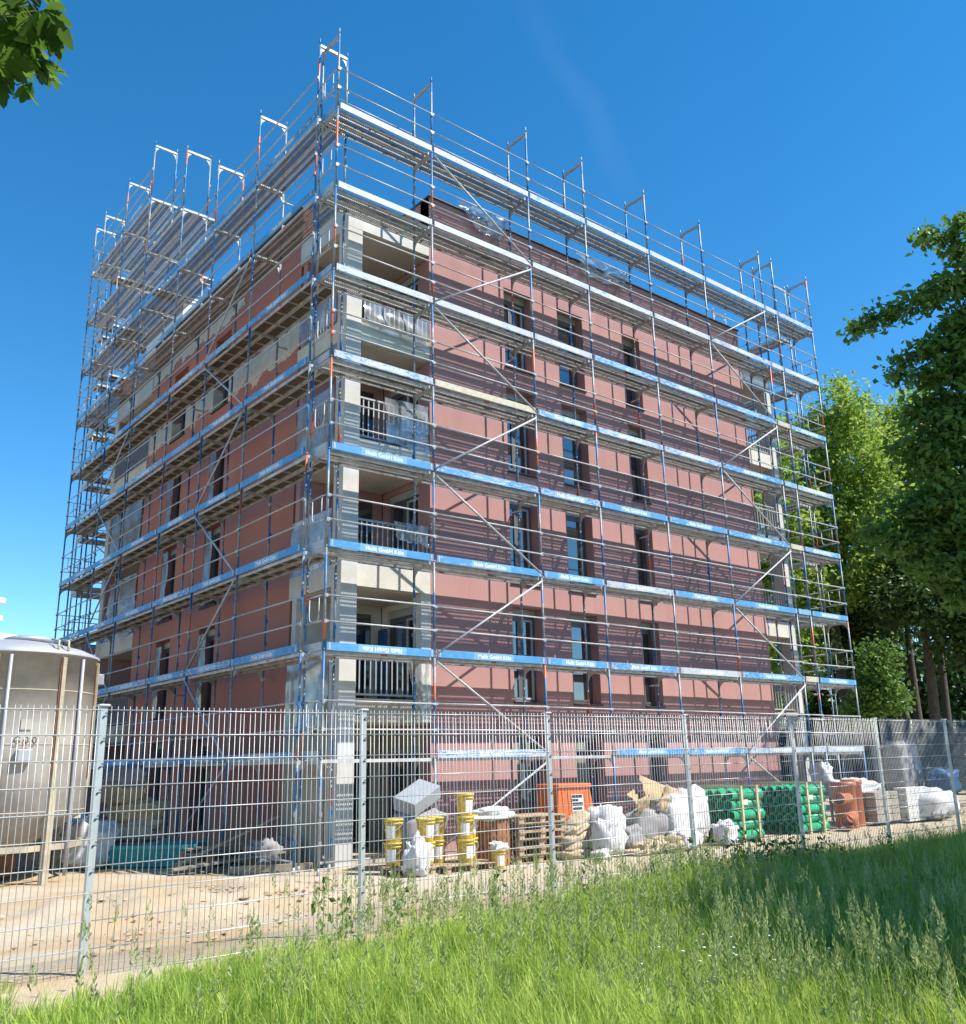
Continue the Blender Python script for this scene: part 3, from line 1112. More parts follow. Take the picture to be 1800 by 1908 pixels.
def scaffold(name, label, origin, rz, bays, tops, decks, braces=(), ends=(True, True), kinds='steel', dirty=0.3, extra=(), wood=(), nodeck=(), flip=(), inner_rail=(), notoe=()):
    """bays: lengths; tops: top lift count per standard; decks: highest deck level per bay"""
    S = thing(name, label, 'scaffold', origin, rz)
    rnd = random.Random(name)
    xs = [0.0]
    for b in bays:
        xs.append(xs[-1] + b)
    fm, sm = frame_mesh(), std_mesh(LIFT - .02)
    for i, x in enumerate(xs):
        for k in range(tops[i]):
            jx = rnd.uniform(-.004, .004)
            fr = obj('frame', fm, S, (x + jx, 0, k * LIFT), (0, rnd.uniform(-.0015, .0015), 0))
            obj('standard', sm, fr, (0, 0, 0))
            obj('standard', sm, fr, (0, WID, 0), (0, 0, math.pi))
        for y in (0, WID):
            obj('base_plate', plate_mesh(), S, (x, y, 0))
    for i, L in enumerate(bays):
        xm = (xs[i] + xs[i + 1]) / 2
        for k in range(1, decks[i] + 1):
            z = k * LIFT
            if (i, k) not in nodeck:
                kd = kinds(i, k) if callable(kinds) else kinds
                ys = [.035, .375] + ([.75] if (i, k) in extra else [])
                for y in ys:
                    obj('deck_plank', plank_mesh(L, kd), S, (xm, y, z + rnd.uniform(-.004, .006)))
                if (i, k) not in notoe:
                    tb = obj('toe_board', toe_mesh(L), S, (xm + rnd.uniform(-.012, .012), -.042, z - .012 + rnd.uniform(0, .012)), (rnd.uniform(-.03, .03), rnd.uniform(-.003, .003), 0))
                    dd = dirty(i, k) if callable(dirty) else dirty
                    tb.color = (min(1, max(0, dd + rnd.uniform(-.25, .25))), 1.0 if (i, k) in wood else 0.0, 0, 1)
                    if L > 1.5 and (i, k) not in wood and not (dd > .45 and rnd.random() < .5) and rnd.random() < .9:
                        up = (i, k) in flip
                        lt = obj('lettering', letter_mesh(), tb, (rnd.uniform(-.06, .06), -.0168, .115 if up else .037), (math.pi / 2, math.pi if up else 0, 0))
                    if L > 1.5 and rnd.random() < .7:
                        g = MB()
                        g.box((-.07, -.002, -.03), (.07, 0, 0))
                        if 'tag' not in _cache:
                            _cache['tag'] = g.mesh('red_tag', 'red_tag')
                        obj('red_tag', _cache['tag'], S, (xm + rnd.uniform(-.1, .1), .033, z - .015))
            for zz in (.55, 1.05):
                obj('guardrail', rail_mesh(L), S, (xm, -.035, z + zz + rnd.uniform(-.012, .012)), (0, rnd.uniform(-.004, .004), 0))
            if (i, k) in inner_rail:
                obj('guardrail', rail_mesh(L), S, (xm, WID + .035, z + .95))
    for (i, k0, up) in braces:                       # diagonal over one lift in bay i
        L = bays[i]
        a, b = xs[i] + .03, xs[i + 1] - .03
        za, zb = k0 * LIFT + .06, (k0 + 1) * LIFT - .10
        if k0 == 0:
            za = .25
        m = MB()
        m.tube([(a, -.05, za if up else zb), (b, -.05, zb if up else za)], .024, 8)
        m.build('diagonal_brace', 'galvanised', S)
    for e, on in enumerate(ends):
        if on:
            i = 0 if e == 0 else len(bays) - 1
            for k in range(1, decks[i] + 1):
                xe = xs[0] - .03 if e == 0 else xs[-1] + .03
                obj('end_guard', endguard_mesh(), S, (xe, 0, k * LIFT))
                eb = obj('end_board', endboard_mesh(), S, (xe, WID / 2, k * LIFT), (0, 0, math.pi / 2))
                eb.color = (rnd.uniform(.1, .7), 0, 0, 1)
    # bottom ledgers tie the first lift together
    for i, L in enumerate(bays):
        obj('guardrail', rail_mesh(L), S, ((xs[i] + xs[i + 1]) / 2, -.03, .22))
    # wall anchors: short tubes from inner standards to the facade
    am = MB()
    am.tube([(0, -.03, 0), (0, .27, 0)], .02, 6)
    am.box((-.03, -.035, -.03), (.03, .03, .03))
    ame = am.mesh('wall_anchor', 'galvanised')
    for i, x in enumerate(xs):
        for k in range(1, min(tops[i], 8), 2):
            if (i + k) % 2:
                obj('wall_anchor', ame, S, (x, WID, k * LIFT + 1.75))
    return S


FB = [2.57, 3.07, 2.07, 2.57, 2.57, 3.07, 0.73, 2.07]
zig = []
for k in range(0, 8):
    zig.append((1, k, k % 2 == 0))
for k in range(0, 8):
    zig.append((5, k, k % 2 == 1))
scaffold('steel_scaffold', 'tall steel scaffold with blue lettered toe boards along the sunlit front wall', (0, 0, 0), 0, FB, [9] * 9, [8] * 8, zig,
         (True, True), lambda i, k: 'steel', lambda i, k: {8: .78, 7: .62, 6: .55, 5: .42, 4: .2, 3: .15, 2: .15, 1: .4}[k] + (.3 if (i, k) in ((3, 3), (3, 2), (4, 2), (0, 5)) else 0),
         wood=((1, 5), (6, 4), (6, 2), (6, 6)), flip=((0, 2),), inner_rail=((0, 8), (1, 8), (2, 8), (3, 8)), notoe=((0, 1), (2, 1)))
LB = [1.09, 2.57, 2.57, 3.07, 2.57, 2.57, 3.07]
lz = [(5, k, k % 2 == 0) for k in range(0, 7)] + [(2, k, k % 2 == 1) for k in range(1, 6)]
scaffold('steel_scaffold', 'tall scaffold along the shaded left wall, stepping up at its far end', (-0.2, 18.06, 0), R(-90), LB, [11, 11, 11, 11, 10, 9, 9, 9], [10, 10, 10, 9, 8, 8, 8], lz,
         (True, False), lambda i, k: 'steel' if k > 6 else 'ply', .25,
         extra=[(i, k) for i in (1, 2, 3) for k in (8, 9, 10)], notoe=((1, 9), (2, 9)))
scaffold('steel_scaffold', 'dark scaffold behind the far left corner at the back of the building', (8.3, 18.3, 0), R(180), [2.57, 2.57, 2.57], [11] * 4, [10] * 3,
         [(2, k, k % 2 == 0) for k in range(1, 9)], (False, True), 'ply', .2)
scaffold('steel_scaffold', 'access tower scaffold in the second row behind the far left corner', (6.3, 19.5, 0), R(180), [2.07, 2.57, 1.09], [10] * 4, [9] * 3,
         [(i, k, (i + k) % 2 == 0) for i in (0, 1) for k in range(1, 9)], (True, True), 'ply', .2)
scaffold('steel_scaffold', 'scaffold returning round the right corner behind the end bay', (18.72, 0.86, 0), R(90), [2.57, 2.57, 2.57], [9] * 4, [8] * 3,
         [(1, k, k % 2 == 0) for k in range(1, 7)], (False, True), 'steel', .3)


# ------------------------------------------------------------------ mesh fence in front of the yard
def build_fence():
    F0, F1 = Vector((-6.25, -7.58, 0)), Vector((8.90, -7.27, 0))
    d = (F1 - F0) / 6.0
    ang = math.atan2(d.y, d.x)
    L = d.length
    fence = thing('mesh_fence', 'galvanised double wire mesh fence between the meadow and the building site', 'fence', (F0.x, F0.y, 0))

    def ztop(i):
        return 2.355 + 0.016 * i
    post = MB()
    post.bbox((-.03, -.02, 0), (.03, .02, 2.28), .004)
    post_me = post.mesh('post', 'fence_zinc')
    cap = MB()
    cap.bbox((-.05, -.035, 0), (.05, .035, .022), .008)
    cap_me = cap.mesh('cap', 'fence_zinc')
    bolt = MB()
    bolt.tube([(0, -.006, 0), (0, .006, 0)], .009, 6)
    bolt_me = bolt.mesh('bolt', 'dark_metal')
    vw = MB()
    vw.tube([(0, 0, 0), (0, 0, 2.03)], .0030, 5)
    vw_me = vw.mesh('vertical_wire', 'fence_zinc')
    hw = MB()
    hw.tube([(.02, 0, 0), (L - .02, 0, 0)], .0042, 5)
    hw_me = hw.mesh('horizontal_wire', 'fence_zinc')
    for i in range(-2, 10):
        p = d * i
        zt = ztop(i)
        po = obj('post', post_me, fence, (p.x, p.y + .045, zt - 2.255), (random.uniform(-.004, .004), random.uniform(-.004, .004), ang))
        obj('cap', cap_me, po, (0, 0, 2.281))
        for k in range(0, 10):
            obj('bolt', bolt_me, po, (0, -.022, 2.20 - .2 * k))
    n = int(round(L / .05))
    for i in range(-2, 9):
        p = d * i
        tilt = -math.atan2(ztop(i + 1) - ztop(i), L)
        pan = bpy.data.objects.new('wire_panel', None)
        COL.objects.link(pan)
        pan.parent = fence
        pan.location = (p.x, p.y, ztop(i))
        pan.rotation_euler = (0, tilt, ang)
        for k in range(11):
            for s in (-1, 1):
                obj('horizontal_wire', hw_me, pan, (0, .0072 * s, -.2 * k))
        if -1 <= i <= 4:
            for k in range(1, n):
                b = random.gauss(0, .002)
                obj('vertical_wire', vw_me, pan, (k * L / n + b, 0, -2.0), (random.gauss(0, .002), random.gauss(0, .0015), 0))
        else:
            m = MB()
            for k in range(1, n):
                x = k * L / n
                m.tube([(x, 0, -2.0), (x, 0, .03)], .0030, 4)
            tag(m.build('vertical_wires', 'fence_zinc', pan), kind='stuff')


build_fence()


# ------------------------------------------------------------------ things in the yard
def lump(name, loc, size, mat, seed=0, rz=0.0, n=30, rows=18, flat=0.5, amp=0.16, freq=1.5, parent=None, tilt=(0, 0), sq=0.62):
    """a filled sack: a squared-off ellipsoid with a flat bottom, dents and creases"""
    mb = MB()
    V, F = [], []
    for j in range(rows + 1):
        ph = -math.pi / 2 + math.pi * j / rows
        for i in range(n):
            th = 2 * math.pi * i / n
            def sg(c, e):
                return math.copysign(abs(c) ** e, c)
            x = sg(math.cos(ph), sq) * sg(math.cos(th), sq)
            y = sg(math.cos(ph), sq) * sg(math.sin(th), sq)
            z = sg(math.sin(ph), flat)
            k = 1 + amp * 1.7 * mnoise.fractal((x * freq + seed, y * freq, z * freq + seed * 2), .75, 2.2, 5)
            cr = 0.16 * (.5 - abs(mnoise.noise((x * 2.7 + seed, y * 2.7, z * 2.2)))) ** 2 + .10 * amp / .16 * abs(mnoise.noise((x * 6 + seed, y * 6, z * 4)))
            k -= cr
            V.append((x * k * size[0] / 2, y * k * size[1] / 2, max(0.0, (z * (k if z > 0 else 1) + 1) * size[2] / 2)))
    for j in range(rows):
        for i in range(n):
            F.append((j * n + i, j * n + (i + 1) % n, (j + 1) * n + (i + 1) % n, (j + 1) * n + i))
    mb.add(V, F, 0, True)
    return mb.build(name, mat, parent, loc, (tilt[0], tilt[1], rz))


def pallet(loc, rz, label, grp='wooden pallets in the yard'):
    P = thing('pallet', label, 'pallet', loc, rz, grp)
    if 'pal' not in _cache:
        a = MB(); a.bbox((-.6, -.06, 0), (.6, .06, .022), .003)
        b = MB(); b.bbox((-.06, -.4, 0), (.06, .4, .022), .003)
        c = MB(); c.box((-.06, -.05, 0), (.06, .05, .078))
        _cache['pal'] = (a.mesh('deck_board', 'pallet_wood'), b.mesh('stringer_board', 'pallet_wood'), c.mesh('block', 'pallet_wood'))
    a, b, c = _cache['pal']
    for y in (-.34, -.17, 0, .17, .34):
        obj('deck_board', a, P, (0, y + random.uniform(-.006, .006), .1225))
    for x in (-.53, 0, .53):
        obj('stringer_board', b, P, (x, 0, .1003))
        for y in (-.33, 0, .33):
            obj('block', c, P, (x, y, .0222))
    for y in (-.33, 0, .33):
        obj('bottom_board', a, P, (0, y, 0))
    return P


def bucket(loc, label, rz=0, s=1.0, foam=False):
    B = thing('bucket', label, 'bucket', loc, rz, 'yellow plaster buckets')
    m = MB()
    h = .38 * s
    m.lathe([(.0, 0.0), (.13 * s, 0.0), (.135 * s, .01), (.158 * s, h * .80), (.168 * s, h * .805), (.170 * s, h * .86), (.163 * s, h * .87), (.166 * s, h)], 22)
    m.build('body', 'yellow_plastic', B)
    m = MB()
    m.lathe([(.0, h + .004), (.15 * s, h + .004), (.152 * s, h + .018), (.176 * s, h + .018), (.178 * s, h - .022), (.168 * s, h - .022)], 22)
    m.build('lid', 'yellow_plastic', B)
    m = MB()
    k = 9
    vs = []
    for i in range(k + 1):
        a = -math.pi / 2 - .55 + 1.1 * i / k
        for rr, z in ((.1455 * s, h * .18), (.1585 * s, h * .74)):
            vs.append((rr * math.cos(a), rr * math.sin(a), z))
    m.add(vs, [(2 * i, 2 * i + 2, 2 * i + 3, 2 * i + 1) for i in range(k)], 0, True)
    m.build('label', 'paper_label', B)
    m = MB()
    a = .174 * s
    m.tube([(a, 0, h * .84)] + [(a * math.cos(t), -.06 * math.sin(t) - .17 * s * math.sin(t), h * .84 - .14 * s * math.sin(t)) for t in [math.pi * i / 8 for i in range(1, 8)]] + [(-a, 0, h * .84)], .004, 5)
    m.build('handle', 'galvanised', B)
    if foam:
        lump('foam', (0, 0, h), (.34 * s, .34 * s, .14), 'foam_white', 3, parent=B, amp=.4)
    return B


# buckets on a pallet by the corner
pallet((1.45, -1.05, 0.0), .10, 'weathered pallet under the yellow buckets')
pallet((2.25, -1.25, 0.0), -.06, 'pallet with a grassy front edge under the three bucket tower')
bz = .147
for (x, y, k, lab) in (
        (1.06, -.80, 0, 'lower yellow bucket at the back left of the bucket group'), (1.06, -.80, 1, 'upper yellow bucket at the back left of the bucket group'),
        (1.50, -1.18, 0, 'lower bright yellow bucket in the front left pair'), (1.50, -1.18, 1, 'upper bright yellow bucket in the front left pair'),
        (1.92, -.95, 0, 'lower shaded yellow bucket in the middle of the bucket group'), (1.92, -.95, 1, 'upper shaded yellow bucket in the middle of the bucket group'),
        (2.30, -1.30, 0, 'lowest bucket of the three high yellow tower'), (2.30, -1.30, 1, 'middle bucket of the three high yellow tower'), (2.30, -1.30, 2, 'top bucket of the three high yellow tower'),
        (2.58, -1.05, 0, 'lower bucket right of the yellow tower'), (2.58, -1.05, 1, 'upper bucket right of the yellow tower')):
    bucket((x, y, bz + k * .40), lab, random.uniform(-.5, .6) - .55)
bucket((2.82, -1.62, 0.01), 'small yellow bucket overflowing with pale foam in front of the drum', -.3, .85, True)
lump('sack', (1.12, -1.45, 0.0), (.5, .42, .62), 'white_sack', 2.2, .4, amp=.3, tilt=(0, .12))
tag(bpy.data.objects[-1] if False else [o for o in COL.objects if o.name.startswith('sack')][-1], 'crumpled white sack slumped left of the yellow buckets', 'sack', 'loose sacks')

# grey board box leaning on a wrapped stack behind the buckets
tag(lump('wrapped_stack', (1.95, -.30, 0), (1.0, .7, 1.05), 'grey_sack', 4.4, .1, amp=.10, flat=.35, sq=.45), 'grey crumpled wrapped stack behind the yellow buckets', 'wrapped stack')
Tb = thing('foam_box', 'grey foam board box tipped on its corner above the buckets', 'box', (1.95, -.30, 1.03))
m = MB()
m.bbox((-.40, -.26, 0), (.40, .26, .27), .012, 0, Matrix.Rotation(R(12), 4, 'Z') @ Matrix.Rotation(R(-24), 4, 'Y') @ Matrix.Rotation(R(16), 4, 'X') @ Matrix.Translation((0, 0, .14)))
m.build('box_body', 'grey_foam', Tb)

# drum with plaster on top
D = thing('drum', 'rusty brown drum with a heap of white plaster on top', 'drum', (3.22, -.95, 0))
m = MB()
pr = [(0, 0), (.33, 0), (.34, .02)]
for k in range(1, 20):
    z = .02 + k * .04
    pr.append((.335 + (.012 if k in (6, 7, 13) else 0), z))
pr += [(.34, .80), (.32, .82), (0, .82)]
m.lathe(pr, 28)
m.build('body', 'rusty_drum', D)
for k in range(18):
    a = 2 * math.pi * k / 18
    m = MB()
    m.box((-.015, -.006, .05), (.015, .006, .78), 0, Matrix.Rotation(a, 4, 'Z') @ Matrix.Translation((0, -.343, 0)))
    m.build('stave', 'rusty_drum', D)
lump('plaster_heap', (0, 0, .80), (.74, .66, .24), 'foam_white', 5, parent=D, amp=.25)
m = MB()
m.bbox((-.55, -.035, 0), (.55, .035, .05), .005)
tag(m.build('batten', 'far_white', None, (2.75, -1.28, .87), (0, .03, -.05)), 'white batten lying from the bucket tower to the drum', 'batten')

# stack of pallets
words = ('lowest pallet', 'second pallet from the ground', 'third pallet from the ground', 'fourth pallet from the ground', 'fifth pallet from the ground', 'topmost pallet')
for k in range(6):
    pallet((4.22 + random.uniform(-.05, .05), -.95 + random.uniform(-.06, .06), .146 * k), random.uniform(-.05, .05) - .03, words[k] + ' in the stack right of the rusty drum')

# orange bin
O = thing('orange_bin', 'bright orange plastic bin with a white printed label behind the sacks', 'bin', (5.75, -.35, 0))
m = MB()
vs = []
for z, w, dd in ((0.0, .62, .40), (.62, .56, .37), (1.32, .46, .31)):
    vs += [(-w, -dd, z), (w, -dd, z), (w, dd, z), (-w, dd, z)]
fs = [(3, 2, 1, 0), (8, 9, 10, 11)]
for k in (0, 4):
    for i in range(4):
        fs.append((k + i, k + (i + 1) % 4, k + 4 + (i + 1) % 4, k + 4 + i))
m.add(vs, fs)
m.build('body', 'orange_plastic', O)
for x in (-.36, -.2, .3, .43):
    m = MB()
    sl = math.atan2(.09, 1.32)
    m.box((x - .018, -.012, .05), (x + .018, .014, 1.28), 0, Matrix.Translation((0, -.405, 0)) @ Matrix.Rotation(-sl, 4, 'X'))
    m.build('rib', 'orange_plastic', O)
m = MB()
m.bbox((-.5, -.35, 1.322), (.5, .35, 1.42), .02)
m.build('lid', 'orange_plastic', O)
m = MB()
m.box((-.17, -.014, .78), (.17, -.008, 1.2), 0, Matrix.Translation((0.05, -.405, 0)) @ Matrix.Rotation(-math.atan2(.09, 1.32), 4, 'X'))
lb = m.build('label', 'paper_label', O)
for z0, z1, x0, x1 in ((1.13, 1.19, -.15, .15), (1.06, 1.11, -.15, .02), (.97, 1.04, -.15, .15), (.89, .94, -.15, .12), (.80, .86, -.15, .15)):
    m = MB()
    m.box((x0, -.018, z0), (x1, -.0145, z1), 0, Matrix.Translation((0.05, -.405, 0)) @ Matrix.Rotation(-math.atan2(.09, 1.32), 4, 'X'))
    m.build('print_line', 'black_print', lb)


def sack(loc, size, mat, seed, label, rz=0.0, grp='sacks in the yard', amp=.16, flat=.5, tilt=(0, 0), name='sack', cat='sack', sq=.62):
    o = lump(name, loc, size, mat, seed, rz, amp=amp, flat=flat, tilt=tilt, sq=sq)
    return tag(o, label, cat, grp)


# paper sacks beside the pallets: a leaning pile
for k, (x, y, z, tl) in enumerate(((4.98, -1.35, 0, .0), (5.06, -1.30, .15, .10), (5.02, -1.28, .31, .18), (5.12, -1.26, .48, .24), (5.30, -1.2, .62, .34))):
    sack((x, y, z), (.72, .44, .2), 'paper_sack', k * 1.7, ('lowest', 'second lowest', 'middle', 'second highest', 'topmost')[k] + ' tan paper sack in the pile leaning by the pallets', .15 * k - .2, 'tan paper sacks by the pallets', .12, .6, (0, -tl))
sack((5.62, -1.72, 0), (.72, .6, .74), 'white_sack', 21, 'bright white full sack in front of the tan paper sacks', .3, amp=.2)
sack((6.12, -1.10, 0), (.95, .7, .98), 'white_sack', 22, 'tall pale white sack between the orange bin and the rubble', .1, amp=.18)
sack((5.25, -1.85, 0), (.6, .4, .2), 'white_sack', 23, 'flat white sack on the ground below the tan sacks', .5, amp=.25)
sack((6.55, -1.35, 0), (.75, .55, .55), 'grey_sack', 24, 'dark grey sack below the tall white sack', .2, amp=.22)
sack((7.15, -1.25, 0), (.95, .7, .85), 'grey_sack', 25, 'large grey rubble sack under the cardboard', -.2, amp=.2)
sack((6.75, -1.75, 0), (.8, .5, .26), 'paper_sack', 26, 'flattened tan sack at the foot of the rubble', .2, amp=.3)
sack((7.35, -1.72, 0), (.7, .5, .3), 'paper_sack', 27, 'torn tan sack spilling at the foot of the big bag', -.3, amp=.35)
sack((6.2, -1.9, 0), (.7, .35, .13), 'paper_sack', 28, 'empty tan sack lying flat in front of the rubble', .1, amp=.4)
sack((8.35, -1.05, 0), (1.5, 1.15, 1.12), 'white_sack', 30, 'huge white bulk bag filled with rubble beside the green pipes', .1, amp=.13, flat=.4, sq=.5, name='bulk_bag', cat='bulk bag')
sack((9.0, -1.0, 0.0), (.9, .9, 1.25), 'white_sack', 31, 'white bulk bag sagging against the green pipe bundle', .3, amp=.15, name='bulk_bag', cat='bulk bag')
sack((7.9, -1.8, 0), (.9, .5, .42), 'white_sack', 32, 'low white sack on a board before the bulk bags', .1, amp=.2)
sack((9.35, -1.75, 0), (.55, .5, .5), 'white_sack', 33, 'small white sack right of the bulk bags', .2, amp=.25)


def card(loc, w, h, rot, seed, label):
    c = [Vector((-w / 2, 0, h)), Vector((w / 2, 0, h)), Vector((w / 2, 0, 0)), Vector((-w / 2, 0, 0))]
    M = Matrix.Translation(loc) @ Matrix.Rotation(rot[2], 4, 'Z') @ Matrix.Rotation(rot[0], 4, 'X') @ Matrix.Rotation(rot[1], 4, 'Y')
    o = film_sheet('cardboard_sheet', [M @ p for p in c], None, seed, .09, 8, 6, 'cardboard', .06)
    md = o.modifiers.new('thickness', 'SOLIDIFY')
    md.thickness = .012
    return tag(o, label, 'cardboard', 'cardboard on the rubble')


card((7.75, -1.25, .98), .85, .55, (-.5, .35, .1), 1, 'creased cardboard peak on top of the rubble pile')
card((7.35, -1.2, .95), .7, .4, (-.8, -.2, .3), 2, 'cardboard flap on the left of the rubble top')
card((8.1, -1.45, .85), .7, .45, (-.5, .6, -.2), 3, 'cardboard sheet folded down to the right of the rubble')
card((7.0, -1.45, .75), .55, .4, (.3, -.3, .2), 4, 'torn brown box flap over the grey sacks')
card((7.65, -1.5, .78), .45, .3, (.1, .1, .2), 5, 'grey paper scrap at the front of the rubble')


# green pipe bundles
def pipe_bundle(loc, rz, label, nx=5, nz=5):
    P = thing('pipe_bundle', label, 'pipe bundle', loc, rz, 'green pipe bundles')
    r, L = .108, 1.28
    key = 'gpipe'
    if key not in _cache:
        m = MB()
        prof = [(.0, r), (.02, r + .004), (.02, r), (L - .16, r), (L - .14, r + .014), (L, r + .016)]
        n = 20
        M = Matrix.Rotation(math.pi / 2, 4, 'Y')
        m.lathe([(q, x) for x, q in prof], n, M=M)
        m.lathe([(r + .016, L), (r - .006, L), (r - .012, L - .02), (r - .02, .012), (r - .018, 0.0), (r, 0)], n, M=M)
        _cache[key] = m.mesh('pipe', 'green_pipe')
    for k in range(nz):
        for i in range(nx - (0 if k % 2 == 0 else 0)):
            off = .5 * (.23) if k % 2 else 0.0
            fl = (k % 2 == 1)
            x = L + random.uniform(-.03, .05) if fl else random.uniform(-.09, .03)
            obj('pipe', _cache[key], P, (x, .12 + i * .236 + (off * .35), .14 + k * .226), (0, 0, math.pi if fl else 0) if fl else (0, 0, 0))
    W = .236 * nx + .06
    H = .226 * nz + .06
    for x in (.30, .98):
        for a, b in (((x - .04, -.045, 0), (x + .04, -.012, H + .05)), ((x - .04, W + .012, 0), (x + .04, W + .045, H + .05)),
                     ((x - .041, -.05, -.0), (x + .041, W + .05, .028)), ((x - .041, -.05, H + .012), (x + .041, W + .05, H + .052))):
            m = MB()
            m.box(a, b)
            m.build('timber_batten', 'raw_timber', P)
    m = MB()
    m.add([(.42, .003, .82), (.62, .003, .82), (.62, .003, .93), (.42, .003, .93)], [(0, 1, 2, 3)])
    m.build('paper_label', 'paper_label', P)
    return P


pipe_bundle((9.75, -1.75, 0.01), R(4), 'nearer bundle of green plastic pipes framed with raw timber')
pipe_bundle((12.75, -1.55, 0.01), R(3), 'farther bundle of green plastic pipes framed with raw timber')


def big_pipe(loc, r, h, mat, label, rot=(0, 0, 0)):
    m = MB()
    m.lathe([(r, 0), (r, h - .14), (r + .025, h - .12), (r + .028, h), (r + .005, h), (r - .01, h - .03), (r - .012, 0), (r, 0)], 26)
    return tag(m.build('drain_pipe', mat, None, loc, rot), label, 'pipe', 'orange brown drain pipes')


big_pipe((15.45, -1.15, 0), .30, 1.2, 'brown_pipe', 'upright orange brown drain pipe nearest the green bundles')
big_pipe((16.2, -.95, 0), .26, 1.24, 'brown_pipe', 'upright orange brown drain pipe next to the pale sacks')
big_pipe((14.95, -1.55, .80), .13, .62, 'brown_pipe', 'short orange pipe lying high between the green bundle and the upright pipes', (0, R(-90), R(8)))
big_pipe((15.0, -1.6, .34), .15, .60, 'brown_pipe', 'short orange pipe lying on the ground by the upright pipes', (0, R(-100), R(14)))

# bricks, stone blocks and tarpaulin at the right
SB = thing('block_pallet', 'pallet of stacked brown stone blocks right of the drain pipes', 'stone blocks', (17.1, -1.3, 0))
bm = MB(); bm.bbox((-.2, -.15, 0), (.2, .15, .19), .012)
bme = bm.mesh('stone_block', 'stone_block')
for k in range(4):
    for i in range(3):
        for j in range(2):
            obj('stone_block', bme, SB, (-.42 + i * .42 + random.uniform(-.01, .01), j * .32, .1 + k * .2), (0, 0, random.uniform(-.03, .03)))
WB = thing('brick_pallet', 'pallet of white bricks partly covered with white sheeting', 'brick pallet', (18.5, -1.5, 0))
bm = MB(); bm.bbox((-.12, -.06, 0), (.12, .06, .11), .008)
bme = bm.mesh('brick', 'white_brick')
for k in range(8):
    for i in range(4):
        for j in range(3):
            if i in (0, 3) or j == 0 or k == 7:
                obj('brick', bme, WB, (-.4 + i * .25 + (.03 if k % 2 else 0), j * .13, .05 + k * .115), (0, 0, random.uniform(-.02, .02)))
sack((19.5, -1.35, 0), (1.9, 1.4, .95), 'white_sack', 41, 'large white sheeting heap sloping down at the right end of the yard', -.1, amp=.16, flat=.7, sq=.8, name='sheeting_heap', cat='sheeting')
sack((17.3, -.3, .62), (1.9, 1.1, .6), 'white_sack', 42, 'white sheeting spread over the stacked stone blocks', .1, amp=.22, name='sheeting_heap', cat='sheeting')
sack((16.7, .25, .95), (.8, .6, .75), 'white_sack', 43, 'upright white sack on the sheeting by the scaffold foot', .3, amp=.2)
sack((20.8, -1.0, 0), (1.0, .9, .5), 'white_sack', 44, 'low pale sack at the end of the sheeting heap', .3, amp=.2)
sack((36.5, 8.4, 0), (2.4, 1.6, 2.5), 'grey_sack', 45, 'tall film wrapped pallet load before the dark boundary wall', .1, amp=.08, flat=.3, sq=.35, name='wrapped_pallet', cat='wrapped pallet')
sack((37.2, 6.6, 0), (1.6, 1.4, 1.15), 'blue_tarp', 46, 'dark blue tarpaulin bundle right of the film wrapped pallet', .1, amp=.2, name='tarp_bundle', cat='tarpaulin')
sack((39.2, 5.6, 0), (2.4, 1.4, 1.2), 'grey_sack', 47, 'grey heap of sacks beside the blue tarpaulin', .1, amp=.25, name='sack_heap', cat='sacks')

# the shaded corner left of the building
for k in range(2):
    pallet((-.55, 3.25, .146 * k), .5, ('lower', 'upper')[k] + ' pallet in the shade beside the teal container')
T = thing('teal_container', 'teal plastic trough on the ground in the shade left of the scaffold', 'trough', (-1.35, 4.2, 0.0), -.70)
m = MB()
vs = []
for z, w, dd in ((0.02, .78, .40), (.40, .86, .47)):
    vs += [(-w, -dd, z), (w, -dd, z), (w, dd, z), (-w, dd, z)]
for z, w, dd in ((.40, .81, .42), (.10, .74, .36)):
    vs += [(-w, -dd, z), (w, -dd, z), (w, dd, z), (-w, dd, z)]
fs = [(3, 2, 1, 0), (12, 13, 14, 15)]
for k in (0, 4, 8):
    for i in range(4):
        fs.append((k + i, k + (i + 1) % 4, k + 4 + (i + 1) % 4, k + 4 + i))
m.add(vs, fs)
m.build('body', 'teal_plastic', T)
m = MB()
for a, b in (((-.9, -.50, .36), (.9, -.465, .43)), ((-.9, .465, .36), (.9, .50, .43))):
    m.box(a, b)
m.box((-.9, -.465, .362), (-.855, .465, .428))
m.box((.855, -.465, .362), (.9, .465, .428))
m.build('rim', 'teal_plastic', T)
for k, (x, y, z, w) in enumerate(((-1.9, 5.3, 0, 1.1), (-1.2, 5.0, 0, 1.1), (-1.6, 5.2, .42, 1.2), (-1.5, 5.2, .78, 1.15), (-1.7, 5.3, 1.15, .9), (-1.75, 5.35, 1.5, .75))):
    sack((x, y, z), (w, .75, .48), ('grey_sack', 'grey_sack', 'paper_sack', 'cardboard', 'cardboard', 'grey_sack')[k], 60 + k,
         ('lowest left', 'lowest right', 'second layer', 'third layer', 'fourth layer', 'topmost')[k] + ' sack of the shaded heap behind the teal trough', .2 * k - .7, 'shaded sack heap', .2, .5)
sack((-2.6, 4.6, 0), (.9, .8, .95), 'white_sack', 70, 'pale sack standing left of the teal trough in the shade', .3, amp=.2)
sack((-3.4, 5.4, 0), (1.0, .9, .6), 'grey_sack', 71, 'dark sack beside the silo legs', .3, amp=.25)
sack((.15, 2.2, 0), (1.0, .8, .55), 'grey_sack', 72, 'grey rubble sack under the first scaffold deck at the corner', .3, amp=.25)
